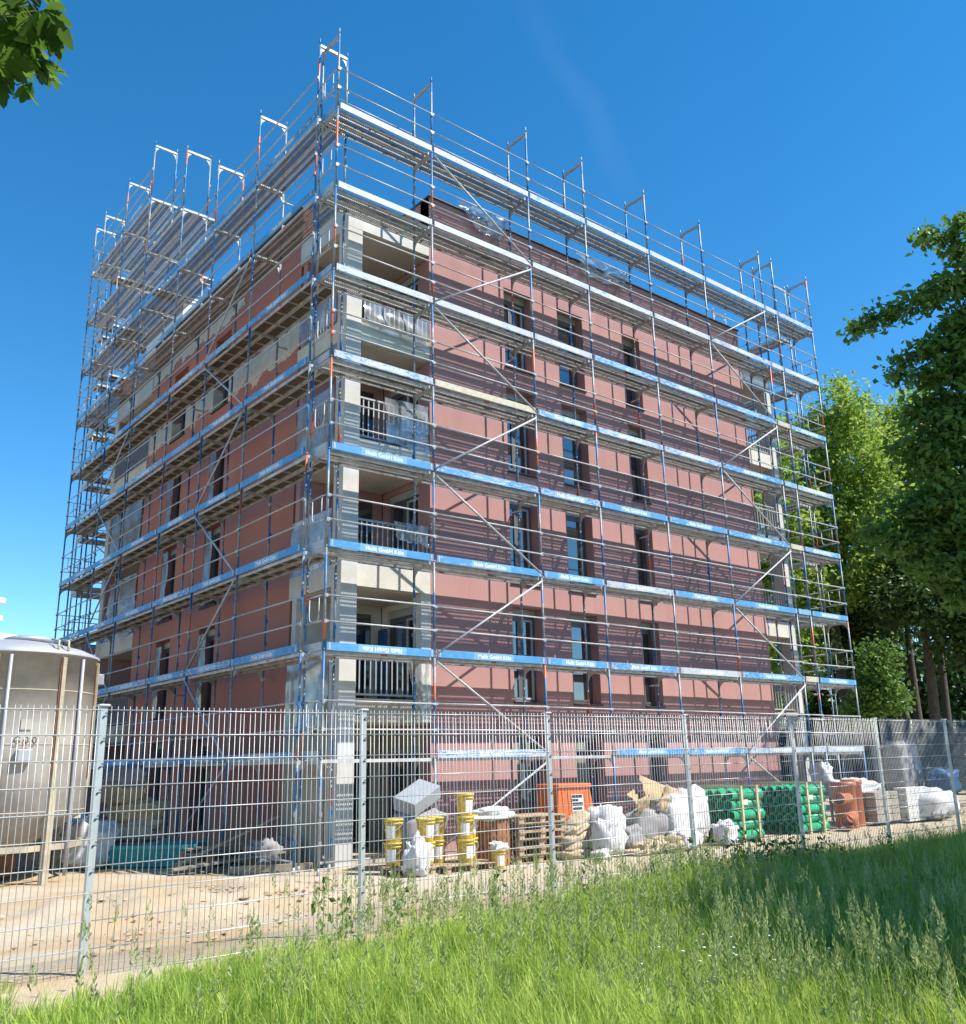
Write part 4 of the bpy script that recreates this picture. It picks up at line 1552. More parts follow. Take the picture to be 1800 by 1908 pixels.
for k, (a, b) in enumerate((((-1.6, 2.6, .12), (.2, 2.0, .95)), ((-1.8, 2.2, .1), (.5, 1.9, .3)), ((-1.2, 3.2, .35), (.4, 2.4, .5)))):
    a, b = Vector(a), Vector(b)
    m = MB()
    L = (b - a).length
    m.bbox((0, -.12, -.02), (L, .12, .02), .003)
    o = m.build('plank', 'old_plank', None, a, (0, -math.asin((b.z - a.z) / L), math.atan2(b.y - a.y, b.x - a.x)))
    tag(o, ('old plank leaning steeply in the shaded corner', 'old plank lying low in the shaded corner', 'middle plank lying across the shaded corner')[k], 'plank', 'planks in the shaded corner')
m = MB()
m.bbox((-.75, -.05, 0), (.75, .05, .12), .004)
tag(m.build('timber_beam', 'old_plank', None, (-.3, 1.2, .02), (0, 0, -.4)), 'dark timber beam lying at the foot of the left scaffold', 'beam')


# ------------------------------------------------------------------ mortar silo at the left
def build_silo():
    S = thing('mortar_silo', 'beige round mortar silo on legs with a grey domed lid at the left edge', 'silo', (-4.50, 4.05, 0), R(8))
    r = 1.55
    m = MB()
    m.lathe([(.22, .35), (.5, .5), (r, 1.15), (r, 2.45)], 48)
    m.lathe([(r, 2.45), (r, 3.93), (r + .02, 3.93), (r + .02, 3.98)], 48)
    m.build('body', 'silo_beige', S)
    for z in (1.2, 2.35, 3.3):
        m = MB()
        m.lathe([(r - .002, z - .012), (r + .008, z - .006), (r + .008, z + .006), (r - .002, z + .012)], 48)
        m.build('weld_seam', 'silo_rib', S)
    m = MB()
    m.lathe([(r + .03, 3.96), (r + .03, 4.0), (1.3, 4.13), (1.0, 4.21), (.6, 4.28), (0, 4.31)], 48)
    m.build('dome', 'silo_roof', S)
    m = MB()
    M = Matrix.Translation((.25, -.1, 4.2)) @ Matrix.Rotation(R(72), 4, 'Y') @ Matrix.Rotation(R(20), 4, 'X')
    m.lathe([(0, 0), (.40, 0), (.44, .03), (.44, .07), (.3, .12), (0, .14)], 26, M=Matrix.Translation((.2, -.25, 4.27)))
    m.build('hatch', 'silo_roof', S)
    for x in (-.08, .1):
        m = MB()
        m.tube([(x + .35, -1.47, 3.95), (x + .35, -1.47, 4.2), (x + .35, -1.15, 4.26)], .022, 6)
        m.build('grab_rail', 'silo_rib', S)
    for k, a in enumerate((-160, -118, -76, -34, 20, 80, 140)):
        t = R(a)
        M = Matrix.Rotation(t, 4, 'Z')
        m = MB()
        m.box((r - .005, -.038, 1.6), (r + .05, .038, 3.9), 0, M)
        m.build('rib', 'silo_rib', S)
        m = MB()
        m.box((r + .004, -.062, 1.75), (r + .02, -.0385, 3.86), 0, M)
        m.build('rust_streak', 'rust', S)
        if k % 2 == 0:
            m = MB()
            m.box((r - .05, -.06, 0), (r + .065, .06, 1.6), 0, M)
            m.build('leg', 'silo_rib', S)
    for z in (.55,):
        m = MB()
        m.lathe([(r - .02, z), (r + .02, z), (r + .02, z + .1), (r - .02, z + .1), (r - .02, z)], 12, smooth=False)
        m.build('ring_brace', 'silo_rib', S)
    m = MB()
    M = Matrix.Rotation(R(-97), 4, 'Z')
    m.box((r + .001, -.09, 2.6), (r + .02, .09, 2.78), 0, M)
    m.build('plate', 'silo_beige', S)
    for a, z in ((-133, 3.55), (-20, 3.5), (-97, 2.05)):
        m = MB()
        m.bbox((r - .01, -.13, z), (r + .13, .13, z + .22), .02, 0, Matrix.Rotation(R(a), 4, 'Z'))
        m.build('fitting', 'silo_roof', S)
    for a in (-110, -60):
        m = MB()
        m.tube([((r + .04) * math.cos(R(a)), (r + .04) * math.sin(R(a)), z) for z in (.1, 1.2, 2.2, 3.9)], .03, 8)
        m.build('filling_pipe', 'silo_roof', S)
    m = MB()
    m.bbox((-.35, -.35, .05), (.35, .35, .5), .03)
    m.build('mixer', 'rust', S)
    for q, txt in ((0, 'G'), (1, '0'), (2, '0')):
        pass
    m = MB()
    m.lathe([(0, .03), (.10, .03), (.10, 0)], 16, M=Matrix.Rotation(R(-97), 4, 'Z') @ Matrix.Translation((r + .01, 0, 2.2)) @ Matrix.Rotation(R(90), 4, 'Y'))
    m.build('red_cap', 'rust', S)
    # round dark emblem and orange plate near the left edge
    m = MB()
    for i in range(9):
        a = R(-150 + i * 2.4)
    k = 14
    vs = [(0, 0, 0)]
    c = R(-139)
    for i in range(k):
        t = 2 * math.pi * i / k
        aa = c + .33 * math.cos(t) / (r + .012)
        vs.append(((r + .012) * math.cos(aa), (r + .012) * math.sin(aa), 3.1 + .33 * math.sin(t)))
    vs[0] = ((r + .014) * math.cos(c), (r + .014) * math.sin(c), 3.1)
    m.add(vs, [(0, 1 + i, 1 + (i + 1) % k) for i in range(k)])
    m.build('round_emblem', 'purple_print', S)
    m = MB()
    m.box((r + .012, -.22, 2.35), (r + .02, .22, 2.62), 0, Matrix.Rotation(c, 4, 'Z'))
    m.build('orange_plate', 'orange_print', S)
    cu = bpy.data.curves.new('number', 'FONT')
    cu.body = 'G 0 0'
    cu.size = .17
    cu.extrude = .002
    cu.align_x = 'CENTER'
    o = bpy.data.objects.new('number', cu)
    COL.objects.link(o)
    me = bpy.data.meshes.new_from_object(o.evaluated_get(bpy.context.evaluated_depsgraph_get()))
    bpy.data.objects.remove(o)
    me.materials.clear()
    me.materials.append(MATS['black_print'])
    a = R(-97)
    obj('number', me, S, ((r + .03) * math.cos(a), (r + .03) * math.sin(a), 2.36), (math.pi / 2, 0, a + math.pi / 2))


build_silo()


# ------------------------------------------------------------------ house far behind at the left edge
def far_house():
    H = thing('flat_roof_house', 'white house with stacked flat roof slabs far behind the silo', 'house', (0, 0, 0))
    p = at(12, 1115, 60)
    q = at(6, 1147, 60)
    for (c, dz) in ((p, .35), (q, .35)):
        m = MB()
        M = Matrix.Translation(c) @ Matrix.Rotation(R(35), 4, 'Z')
        m.bbox((-14, -.0, -dz), (0, 9, .0), .03, 0, M)
        m.build('roof_slab', 'far_white', H)
    base = at(-40, 1150, 62)
    m = MB()
    M = Matrix.Translation((base.x, base.y, 0)) @ Matrix.Rotation(R(35), 4, 'Z')
    m.box((-12, 1, 0), (0, 8, p.z - .36), 0, M)
    m.build('wall', 'far_white', H)
    for k in range(3):
        m = MB()
        m.box((-3.4 - k * 3, .96, 6.2), (-1.6 - k * 3, 1.02, 8.2), 0, M)
        m.build('window', 'glass', H)
    L = thing('low_roof_house', 'dark low roofed building behind the silo lid', 'house', (0, 0, 0))
    c = at(150, 1200, 48)
    M = Matrix.Translation((c.x, c.y, 0)) @ Matrix.Rotation(R(30), 4, 'Z')
    m = MB()
    m.bbox((-16, 0, c.z - .55), (0, 8, c.z - .0), .02, 0, M)
    m.build('roof', 'far_white', L)
    m = MB()
    m.box((-15.5, .5, 0), (-.5, 7.5, c.z - .56), 0, M)
    m.build('wall', 'far_dark', L)


far_house()


# ------------------------------------------------------------------ dark board wall at the back of the site, right
def board_wall():
    a = at(1560, 1470, 47)
    b = at(2150, 1470, 47)
    a.z = b.z = 0
    d = b - a
    ang = math.atan2(d.y, d.x)
    W = thing('boundary_wall', 'dark horizontal board boundary wall below the trees at the right', 'wall', a, ang)
    L = d.length
    n = int(L / 2.5)
    bm = MB(); bm.box((0, 0, 0), (2.44, .04, .36))
    bme = bm.mesh('board', 'dark_boards')
    pm = MB(); pm.box((-.06, -.03, 0), (.06, .09, 3.3))
    pme = pm.mesh('post', 'dark_boards')
    for i in range(n):
        obj('post', pme, W, (i * 2.5, 0, 0))
        for k in range(8):
            obj('board', bme, W, (i * 2.5 + .03, random.uniform(-.012, .012), .1 + k * .39))


board_wall()


# ------------------------------------------------------------------ trees
def leaves(centers, per, sigma, size, rng, up=0.25, aspect=.62):
    """diamond leaves scattered round clump centres -> vertices, faces, tint"""
    C = np.repeat(np.asarray(centers), per, axis=0)
    n = len(C)
    P = C + rng.normal(0, 1, (n, 3)) * sigma * np.array([1, 1, .75])
    N = rng.normal(0, 1, (n, 3)) + np.array([0, 0, up * 3])
    N /= np.linalg.norm(N, axis=1, keepdims=True)
    A = rng.normal(0, 1, (n, 3))
    A -= N * np.sum(A * N, 1, keepdims=True)
    A /= np.linalg.norm(A, axis=1, keepdims=True)
    Bv = np.cross(N, A)
    s = (size * rng.uniform(.5, 1.5, n))[:, None]
    v0 = P - A * s * .5
    v2 = P + A * s * .5
    v1 = P + Bv * s * aspect * .5 + N * s * .12
    v3 = P - Bv * s * aspect * .5 + N * s * .12
    V = np.stack([v0, v1, v2, v3], 1).reshape(-1, 3)
    I = np.arange(n)[:, None] * 4
    F = np.concatenate([I + np.array([[0, 1, 2]]), I + np.array([[0, 2, 3]])], 1).reshape(-1, 3)
    ct = np.repeat(rng.uniform(0, 1, len(centers)), per)
    T = np.repeat(np.clip(.55 * ct + .45 * rng.uniform(0, 1, n), 0, 1), 4)
    return V, F, T


def tree(label, base, blobs, mat, leaf, clumps, per, sigma, trunk_r, seed, name='tree', group=None, limbs=True, top=None):
    """blobs: (x, y, z, rx, ry, rz) ellipsoids making up the crown"""
    rng = np.random.default_rng(seed)
    T = thing(name, label, 'tree', base, 0, group)
    base = Vector(base)
    nb = len(blobs)
    vol = np.array([b[3] * b[4] * b[5] for b in blobs]) ** .72
    cnt = np.maximum(3, (clumps * vol / vol.sum())).astype(int)
    cs = []
    for b, k in zip(blobs, cnt):
        u = rng.normal(0, 1, (k, 3))
        u /= np.linalg.norm(u, axis=1, keepdims=True)
        rr = rng.uniform(.25, 1.0, (k, 1)) ** .55
        cs.append(np.array(b[:3]) + u * rr * np.array(b[3:6]) * rng.uniform(.82, 1.12, (k, 1)))
    cs = np.concatenate(cs)
    V, F, Tn = leaves(cs, per, sigma, leaf, rng)
    V = V - np.array(base)
    soup('crown', V, F, mat, Tn, parent=T)
    m = MB()
    th = top if top else sorted(b[2] for b in blobs)[len(blobs) // 2] - base.z
    pts = [Vector((0, 0, -.2))]
    for i in range(1, 7):
        t = i / 6
        pts.append(Vector((.25 * math.sin(seed + t * 3) * t * trunk_r * 4, .25 * math.cos(seed * 2 + t * 2.5) * t * trunk_r * 4, th * t)))
    m.tube(pts, [trunk_r * (1.25 if i == 0 else 1 - .55 * i / 6) for i in range(7)], 9)
    if limbs:
        # each crown cluster grows from the nearest cluster that is closer to the trunk
        axis = pts[4]
        nodes = []
        for b in sorted(blobs, key=lambda b: (Vector(b[:3]) - base - axis).length):
            e = Vector(b[:3]) - base
            cand = [(p, (p - e).length) for p in pts[2:]] + [(p, (p - e).length * .8) for p in nodes]
            s_ = min(cand, key=lambda c: c[1])[0]
            near = s_ in pts
            r0 = trunk_r * (.26 if near else .11)
            mid = s_.lerp(e, .5) + Vector((0, 0, .10 * (e - s_).length))
            m.tube([s_, mid, e], [r0, r0 * .7, trunk_r * .05], 6)
            nodes.append(e)
            for q in range(3):
                w = e + Vector((rng.uniform(-1, 1) * b[3], rng.uniform(-1, 1) * b[4], rng.uniform(-.5, .9) * b[5])) * .75
                m.tube([mid.lerp(e, rng.uniform(.5, 1)), w], [trunk_r * .05, trunk_r * .02], 4)
    m.build('trunk', 'bark', T)
    return T


def px_blob(px, py, depth, rpx, dz=1.0, rd=None):
    p = at(px, py, depth)
    r = rpx * depth / FPX
    return (p.x, p.y, p.z, r, r if rd is None else rd, r * dz)


def foot(px, depth):
    p = at(px, 1400, depth)
    return (p.x, p.y, 0)


# big tree at the right edge, reaching into the picture
D1 = 36
bl = [px_blob(*q) for q in (
    (1790, 418, D1, 16, .7), (1765, 440, D1, 24, .6), (1732, 450, D1, 14, .6), (1795, 470, D1, 26, .8), (1602, 612, D1, 11, .6), (1628, 597, D1, 16, .6), (1662, 588, D1, 19, .6), (1698, 566, D1, 24, .6),
    (1738, 556, D1, 30, .7), (1775, 540, D1, 36, .8), (1800, 590, D1, 34), (1690, 672, D1, 16, .7), (1722, 655, D1, 26, .6), (1762, 640, D1, 38, .8), (1684, 700, D1, 16, .6), (1735, 705, D1, 32, .7), (1780, 700, D1, 44),
    (1712, 760, D1, 28, .7), (1760, 775, D1, 46), (1800, 790, D1, 55), (1690, 830, D1, 22, .6), (1740, 850, D1, 48, .8), (1790, 880, D1, 60), (1650, 985, D1, 26, .5), (1690, 950, D1, 40, .6), (1740, 940, D1, 55, .8),
    (1790, 970, D1, 62), (1620, 1000, D1, 20, .5), (1690, 1020, D1, 40, .6), (1750, 1040, D1, 60, .7), (1800, 1080, D1, 65), (1850, 500, D1, 60), (1860, 640, D1, 80), (1880, 800, D1, 90), (1900, 960, D1, 95), (1860, 1100, D1, 80),
    (1940, 560, D1, 80), (1960, 720, D1, 90), (1980, 880, D1, 90), (1970, 1040, D1, 90), (1900, 430, D1, 60))]
tree('big dark leaved tree reaching in from the right edge', foot(1905, D1), bl, 'linden_leaf', .30, 1050, 38, .27, .42, 3, group='trees at the right')
# locust trees behind
D2 = 52
tree('light green feathery tree just right of the scaffold', foot(1585, D2), [px_blob(1560, 770, D2, 55, .8), px_blob(1520, 850, D2, 60, .8), px_blob(1600, 850, D2, 75), px_blob(1540, 960, D2, 80), px_blob(1620, 960, D2, 80),
      px_blob(1500, 1040, D2, 60), px_blob(1580, 1070, D2, 80, .8), px_blob(1470, 930, D2, 50), px_blob(1475, 800, D2, 35, .7), px_blob(1565, 722, D2, 22, .7), px_blob(1600, 760, D2, 28, .7), px_blob(1530, 780, D2, 26, .7)], 'locust_leaf', .27, 620, 36, .42, .34, 5, group='trees at the right')
tree('light green tree seen through the scaffold beyond the right corner of the building', foot(1440, 50), [px_blob(1440, 860, 50, 50, .8), px_blob(1400, 930, 50, 60), px_blob(1470, 960, 50, 55), px_blob(1420, 1040, 50, 65), px_blob(1480, 1090, 50, 60),
      px_blob(1440, 1150, 50, 70), px_blob(1500, 1200, 50, 60), px_blob(1450, 1270, 50, 60)], 'locust_leaf', .27, 420, 36, .45, .3, 15, group='trees at the right')
tree('yellow green tree between the feathery tree and the right edge', foot(1690, D2 + 3), [px_blob(1690, 790, D2 + 3, 60, .8), px_blob(1640, 830, D2 + 3, 60), px_blob(1720, 880, D2 + 3, 85), px_blob(1660, 930, D2 + 3, 80),
      px_blob(1760, 960, D2 + 3, 80), px_blob(1690, 1050, D2 + 3, 90, .8), px_blob(1700, 735, D2 + 3, 28, .7), px_blob(1650, 765, D2 + 3, 26, .7)], 'locust_leaf', .28, 480, 36, .45, .36, 6, group='trees at the right')
tree('dark tree with low branches behind the right fence posts', foot(1745, 48), [px_blob(1740, 1120, 48, 80, .7), px_blob(1800, 1180, 48, 70), px_blob(1680, 1130, 48, 60, .7), px_blob(1850, 1100, 48, 90)], 'wood_leaf', .3, 240, 38, .6, .36, 7, group='trees at the right')
tree('slim dark tree standing between the scaffold and the shrubs', foot(1600, 56), [px_blob(1600, 1130, 56, 70, .9), px_blob(1550, 1180, 56, 60), px_blob(1620, 1220, 56, 55), px_blob(1500, 1150, 56, 60)], 'wood_leaf', .32, 240, 38, .6, .3, 8, group='trees at the right')
tree('ivy covered leafy shrub above the boundary wall', foot(1640, 44), [px_blob(1640, 1240, 44, 34, 1.3), px_blob(1620, 1300, 44, 30, 1.0), px_blob(1660, 1300, 44, 28, 1.0), px_blob(1600, 1330, 44, 26)], 'linden_leaf', .2, 150, 36, .3, .16, 9, 'shrub', None, False)
# the closed wood behind reads as one mass
rng = np.random.default_rng(21)
cs = []
for k in range(1150):
    px = rng.uniform(1300, 2250)
    dd = rng.uniform(60, 74)
    p = at(px, 1400, dd)
    cs.append((p.x, p.y, rng.uniform(0, 1) ** .0 * rng.uniform(0.4, 8.0 if k % 2 else 15.5 + 1.5 * math.sin(px * .02)) * (1 if px > 1530 else .8)))
V, F, Tn = leaves(np.array(cs), 34, 1.0, .6, rng)
tag(soup('woodland', V, F, 'wood_leaf', Tn), 'dense dark wood closing the view behind the right hand trees', 'woodland', kind='stuff')
for k, (px, dd) in enumerate(((1695, 50), (1722, 53), (1770, 51))):
    b = foot(px, dd)
    top = at(px - 15, 1100, dd)
    tree('bare lower trunk of a wood edge tree, %s from the left' % ('first', 'second', 'third')[k], b, [px_blob(px - 10, 1090, dd, 50, .7), px_blob(px + 20, 1050, dd, 45, .7)], 'wood_leaf', .3, 70, 36, .6, .3, 30 + k, group='trees at the right', top=top.z)

# tree out of frame shading the meadow; two more added to deepen that shade
for tx, ty, lab, sd in ((5.05, -15.75, 'shade tree on the meadow outside the right of the picture', 41), (9.2, -18.3, 'second tree added for its shade, farther right outside the picture', 42), (9.4, -15.2, 'third tree added for its shade, low crowned, outside the right of the picture', 43)):
    bl = []
    for k in range(18):
        a = k * 2.4
        q = 3.3 * ((k + .5) / 18) ** .5
        bl.append((tx + q * math.cos(a), ty + q * math.sin(a), 5.6 + (k * 37 % 11) / 11 * 4.0, 1.75, 1.75, 1.3))
    tree(lab, (tx, ty, .35), bl, 'linden_leaf', .27, 700, 46, .42, .3, sd)


# chestnut twig hanging into the top left corner
def chestnut():
    rng = random.Random(5)
    C = thing('chestnut_tree', 'chestnut twig with big serrated leaves hanging into the top left corner', 'tree', (-14.6, -13.2, .3))
    o = Vector((-14.6, -13.2, .3))
    V, F, T = [], [], []

    def leaflet(base, dirv, nrm, L, tint):
        dirv, nrm = dirv.normalized(), nrm.normalized()
        side = dirv.cross(nrm).normalized()
        n = 11
        prof = [.04, .09, .17, .26, .34, .41, .45, .46, .40, .25, .0]
        s0 = len(V)
        for i in range(n):
            t = i / (n - 1)
            c = base + dirv * (L * t) - Vector((0, 0, 1)) * (.16 * L * t * t) 
            w = prof[i] * L * .44
            jag = 1 + (.16 if i % 2 else -.10)
            V.append(c)
            V.append(c + side * w * jag + nrm * w * .28)
            V.append(c - side * w * jag + nrm * w * .28)
            T.extend([tint] * 3)
        for i in range(n - 1):
            a = s0 + i * 3
            F.append((a, a + 3, a + 4, a + 1))
            F.append((a, a + 2, a + 5, a + 3))

    def leaf(p, hang):
        ax = Vector((rng.uniform(-1, 1), rng.uniform(-1, 1), rng.uniform(-.9, .1))).normalized()
        nrm = Vector((rng.uniform(-.6, .6), rng.uniform(-.6, .6), 1)).normalized()
        side = ax.cross(nrm).normalized()
        tint = rng.random()
        L0 = rng.uniform(.10, .175)
        for k in (-2, -1, 0, 1, 2):
            dv = ax * math.cos(k * .55) + side * math.sin(k * .55)
            leaflet(p, dv, nrm, L0 * (1 - .16 * abs(k)), tint)

    D = 4.3
    m = MB()
    root = Vector((0, 0, 0))
    m.tube([(0, 0, -.3), (.1, 0, 1.5), (.2, -.1, 3.4), (.3, 0, 5.6), (.5, .2, 8.5)], [.34, .27, .22, .16, .06], 10)
    tip = at(55, 120, D)
    fork = at(-160, -230, D + .2)
    limb0 = o + Vector((.25, 0, 4.6))
    m.tube([limb0 - o, (limb0.lerp(fork, .5) + Vector((0, 0, .35))) - o, fork - o], [.13, .08, .045], 8)
    spots = [(20, 20), (60, 0), (95, 10), (115, 25), (30, 60), (70, 55), (100, 70), (10, 100), (50, 100), (90, 105), (25, 140), (65, 135), (15, -30), (80, -40), (-30, 40), (-40, 110), (45, 160), (-20, -10), (60, -90), (-60, -60), (-90, 30), (120, -120), (0, -150), (105, 115), (35, 110), (55, 70), (5, 60), (85, 35), (40, 30), (10, 130), (75, 90)]
    for px, py in spots:
        p = at((px if px < 0 else px * .86) - 4 + rng.uniform(-10, 10), (py if py < 0 else py * .98) + rng.uniform(-10, 10), D + rng.uniform(-.35, .35))
        m.tube([fork - o, fork.lerp(p, .6) + Vector((0, 0, .05)) - o, p - o], [.02, .009, .004], 5)
        for k in range(2):
            leaf(p + Vector((rng.uniform(-.05, .05), rng.uniform(-.05, .05), rng.uniform(-.05, .05))), True)
    # the rest of its crown, above and outside the frame
    for k in range(170):
        a, q = rng.uniform(0, 6.28), rng.uniform(.3, 1) ** .5
        p = o + Vector((.4 + 2.6 * q * math.cos(a), .2 + 2.6 * q * math.sin(a), 6.4 + rng.uniform(-1.2, 2.6)))
        if (p - CAM).dot(CF) > 0 and abs((p - CAM).dot(CR)) < .60 * (p - CAM).dot(CF):
            continue
        for z in range(2):
            leaf(p + Vector((rng.uniform(-.2, .2), rng.uniform(-.2, .2), rng.uniform(-.2, .2))), True)
    for k in range(7):
        a = k * .9
        m.tube([(.35, .05, 5.2 + .3 * k), (.4 + 1.2 * math.cos(a), .2 + 1.2 * math.sin(a), 6.3 + .25 * k), (.4 + 2.3 * math.cos(a), .2 + 2.3 * math.sin(a), 6.8 + .2 * k)], [.08, .05, .02], 6)
    m.build('trunk', 'bark', C)
    V2 = np.array([tuple(p - o) for p in V])
    soup('crown', V2, np.array(F), 'chestnut_leaf', np.array(T), smooth=True, parent=C)


chestnut()


# ------------------------------------------------------------------ meadow
def build_meadow():
    rng = np.random.default_rng(5)

    def field(n, r0, r1, power):
        """points in the meadow, denser towards the path where the camera stands"""
        r = r0 + (r1 - r0) * rng.uniform(0, 1, n) ** power
        a = np.radians(rng.uniform(-43, 43, n))
        cx, cy = CF.x, CF.y
        l = math.hypot(cx, cy)
        cx, cy = cx / l, cy / l
        dx = cx * np.cos(a) + cy * np.sin(a)
        dy = cy * np.cos(a) - cx * np.sin(a)
        return CAM.x + dx * r, CAM.y + dy * r

    xc, yc = field(26500, 4.6, 27, 1.3)
    wob = np.array([mnoise.noise((a * .8, 0.3, 1.7)) for a in np.linspace(-14, 26, 400)])
    edge = np.interp(xc, np.linspace(-14, 26, 400), wob) * .35
    # thin fringe at and behind the fence line, dense meadow before it
    lim = np.interp(xc, [-9, -6, -3.5, -1.2, 1], [-8.75, -8.45, -8.1, -7.5, -7.2]) + edge + rng.exponential(.16, len(xc))
    keep = (yc < lim) & (yc > -17)
    xc, yc, lim = xc[keep], yc[keep], lim[keep]
    nt = len(xc)
    big = np.array([mnoise.fractal((a * .7, b * .7, 4.0), .8, 2.2, 3) for a, b in zip(xc, yc)])
    th = np.clip(.29 + .14 * big + rng.normal(0, .085, nt), .09, .68)
    th *= np.interp(xc, [-7, -3.5, -1], [.66, .8, 1.0]) * np.clip(.6 + (lim - yc) * .5, .55, 1.0)
    tt = np.clip(.42 + .28 * big + rng.normal(0, .20, nt), 0, 1)
    PER = 26
    x = np.repeat(xc, PER)
    y = np.repeat(yc, PER)
    n = len(x)
    oa = rng.uniform(0, 2 * np.pi, n)
    orr = rng.uniform(0, 1, n) ** .6 * .055 * (1 + .03 * np.hypot(x - CAM.x, y - CAM.y))
    x = x + np.cos(oa) * orr
    y = y + np.sin(oa) * orr
    h = np.repeat(th, PER) * rng.uniform(.55, 1.2, n)
    cl = np.repeat(tt, PER)
    tall = rng.uniform(0, 1, n) < .05
    h = np.where(tall, h * rng.uniform(1.3, 1.9, n), h)
    z0 = np.full(n, .33)
    az = oa + rng.normal(0, .7, n)
    lean = rng.uniform(.10, .80, n) * h
    w = rng.uniform(.0016, .0042, n) * (1 + np.hypot(x - CAM.x, y - CAM.y) * .05)
    w = np.where(tall, w * .6, w)
    lx, ly = np.cos(az), np.sin(az)
    px_, py_ = -ly, lx
    rows = []
    for t, ww in ((0, 1.0), (.6, .7), (1.0, 0.0)):
        cx = x + lx * lean * t * t
        cy = y + ly * lean * t * t
        cz = z0 + h * (t - .12 * t * t)
        if ww > 0:
            rows.append(np.stack([cx - px_ * w * ww, cy - py_ * w * ww, cz], 1))
            rows.append(np.stack([cx + px_ * w * ww, cy + py_ * w * ww, cz], 1))
        else:
            rows.append(np.stack([cx, cy, cz], 1))
    V = np.stack(rows, 1).reshape(-1, 3)
    I = np.arange(n)[:, None] * 5
    tri = np.array([[0, 1, 3], [0, 3, 2], [2, 3, 4]])
    pass
    F = (I[:, None, :] + tri[None]).reshape(-1, 3)
    tint = np.repeat(np.clip(cl + rng.normal(0, .20, n) + .25 * tall, 0, 1), 5)
    tag(soup('meadow_grass', V, F, 'grass_blade', tint), 'tall green meadow grass in front of the mesh fence', 'grass', kind='stuff')

    # flowering stalks with loose seed heads
    x, y = field(16000, 5.0, 24, 1.05)
    edge = np.interp(x, np.linspace(-14, 26, 400), wob) * .35
    keep = (y < np.interp(x, [-9, -6, -3.5, -1.2, 1], [-8.4, -8.0, -7.8, -7.5, -7.2]) + edge) & (y > -17) & (rng.uniform(0, 1, len(x)) < np.where((x > -4.8) & (x < 1.2), .62, .10))
    x, y = x[keep], y[keep]
    VV, FF, TT, MI = [], [], [], []
    o = 0
    for a, b in zip(x, y):
        H = rng.uniform(.40, .72)
        ang = rng.uniform(0, 6.28)
        le = rng.uniform(.03, .22) * H
        tip = np.array([a + math.cos(ang) * le, b + math.sin(ang) * le, .33 + H])
        bs = np.array([a, b, .33])
        s = np.array([-math.sin(ang), math.cos(ang), 0]) * .0022
        mid = bs * .5 + tip * .5 - np.array([math.cos(ang), math.sin(ang), 0]) * le * .2
        VV += [bs - s, bs + s, mid + s, mid - s, tip]
        FF += [(o, o + 1, o + 2), (o, o + 2, o + 3), (o + 3, o + 2, o + 4)]
        MI += [0, 0, 0]
        tt = rng.uniform(0, 1)
        TT += [tt] * 5
        o += 5
        nh = int(rng.uniform(16, 30))
        hl = rng.uniform(.10, .19)
        for q in range(nh):
            t = (q + rng.uniform(0, 1)) / nh
            an = rng.uniform(0, 6.28)
            rr = hl * .17 * (1 - t) + .004
            c = tip - np.array([0, 0, hl * (1 - t)]) - (tip - mid) / H * 0
            e = c + np.array([math.cos(an) * rr, math.sin(an) * rr, rng.uniform(.2, .7) * rr + .008])
            d = np.array([-math.sin(an), math.cos(an), 0]) * .0022
            VV += [c, e - d - np.array([0, 0, .004]), e + np.array([0, 0, .012]), e + d - np.array([0, 0, .004])]
            FF += [(o, o + 1, o + 2), (o, o + 2, o + 3)]
            MI += [1, 1]
            TT += [tt] * 4
            o += 4
    tag(soup('seed_heads', np.array(VV), np.array(FF), ['grass_blade', 'grass_seed'], np.array(TT), mi=MI), 'pale flowering grass stalks rising above the meadow', 'grass', kind='stuff')

    # broad leaved weeds by the fence in the middle and the shade
    cs = []
    for k in range(16):
        a = rng.uniform(-5.5, 5.5)
        b = -7.7 + rng.uniform(-.5, .25)
        hh = rng.uniform(.3, .75)
        for q in range(9):
            cs.append((a + rng.normal(0, .03), b + rng.normal(0, .03), .35 + hh * q / 9))
    for k in range(26):
        a, b = rng.uniform(.8, 3.6), -7.75 + rng.uniform(-.45, .2)
        hh = rng.uniform(.3, .62)
        for q in range(10):
            cs.append((a + rng.normal(0, .05), b + rng.normal(0, .05), .35 + hh * q / 10))
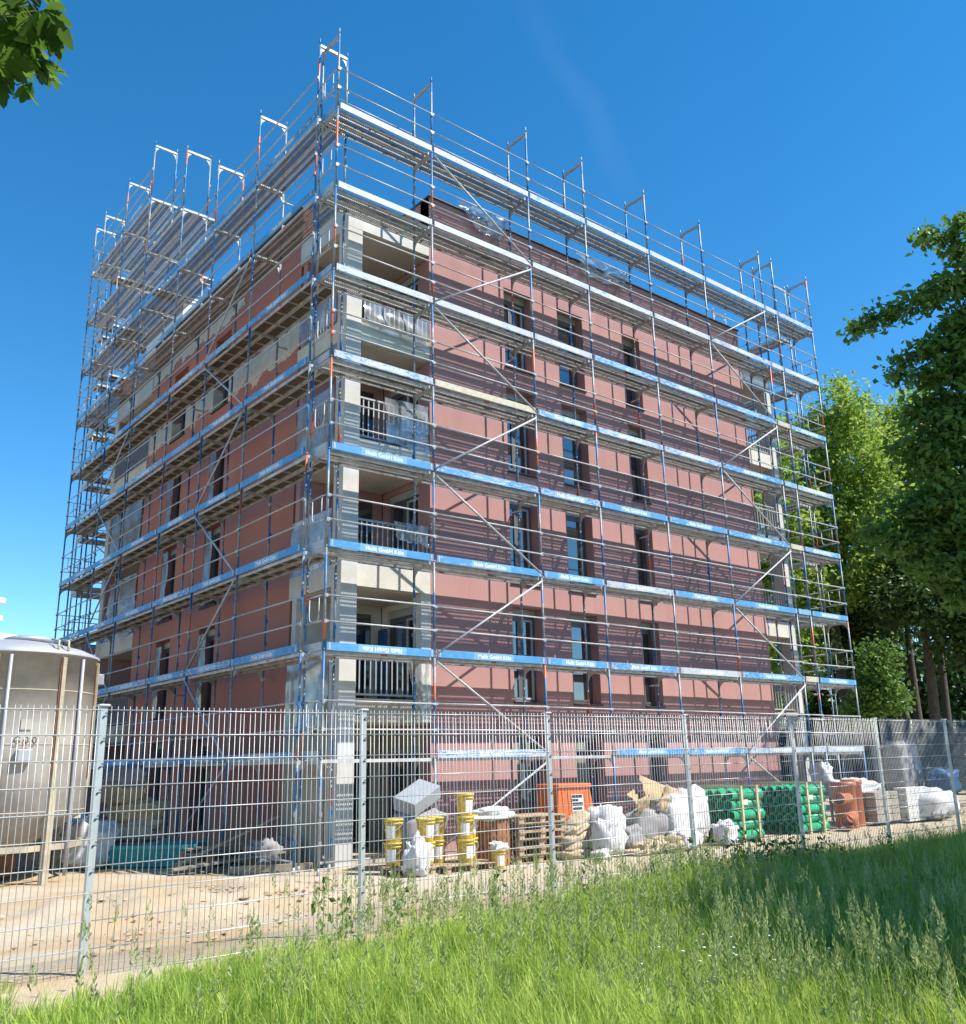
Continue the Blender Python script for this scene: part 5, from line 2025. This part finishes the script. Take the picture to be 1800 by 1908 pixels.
    V, F, Tn = leaves(np.array(cs), 4, .035, .075, rng, aspect=.45)
    tag(soup('weeds', V, F, 'weed_leaf', Tn), 'dark broad leaved weeds along the foot of the fence', 'weeds', kind='stuff')
    # daisies at the bottom right
    mb = MB()
    for k in range(34):
        p = at(rng.normal(1390, 120), rng.uniform(1870, 1925), rng.uniform(5.4, 6.2))
        z = .33 + rng.uniform(.22, .42)
        r = rng.uniform(.008, .015)
        mb.lathe([(0, .004), (r, 0), (r * .9, -.004)], 7, c=(p.x, p.y, z), smooth=False)
    tag(mb.build('daisies', 'daisy_white'), 'small white meadow flowers at the bottom right of the lit grass', 'flowers', kind='stuff')


build_meadow()


# clods, stones and offcuts lying about on the sand
def clods():
    rng = np.random.default_rng(77)
    ico = [(0, 0, 1), (.9, 0, .3), (.28, .85, .3), (-.73, .53, .3), (-.73, -.53, .3), (.28, -.85, .3), (0, 0, -.6)]
    fc = [(0, 1, 2), (0, 2, 3), (0, 3, 4), (0, 4, 5), (0, 5, 1), (6, 2, 1), (6, 3, 2), (6, 4, 3), (6, 5, 4), (6, 1, 5)]
    VV, FF = [], []
    base = np.array(ico)
    for k in range(1800):
        x, y = rng.uniform(-9, 20), -7.4 + 6.3 * rng.uniform(0, 1)
        if k % 3 == 0:
            x, y = rng.normal(-3.2, 1.7), rng.normal(-2.3, .7)
        r = abs(rng.normal(0, 1)) * .022 + .008
        v = base * r * rng.uniform(.6, 1.3, (7, 1)) * np.array([1.2, 1, .7])
        d = ((x + 3.2) / 3.4) ** 2 + ((y + 2.2) / 1.5) ** 2
        z = ground_z(x, y) + (.24 * (1 - d) if d < 1 else 0)
        o = len(VV)
        VV += [tuple(p + np.array([x, y, z + .01])) for p in v]
        FF += [(a + o, b + o, c + o) for a, b, c in fc]
    tag(soup('clods', np.array(VV), np.array(FF), 'clod'), 'small clods and stones scattered over the sandy yard', 'clods', kind='stuff')


simple('clod', (0.38, 0.29, 0.19), 0.95, var=0.4, scale=3, world_pos=True)
clods()
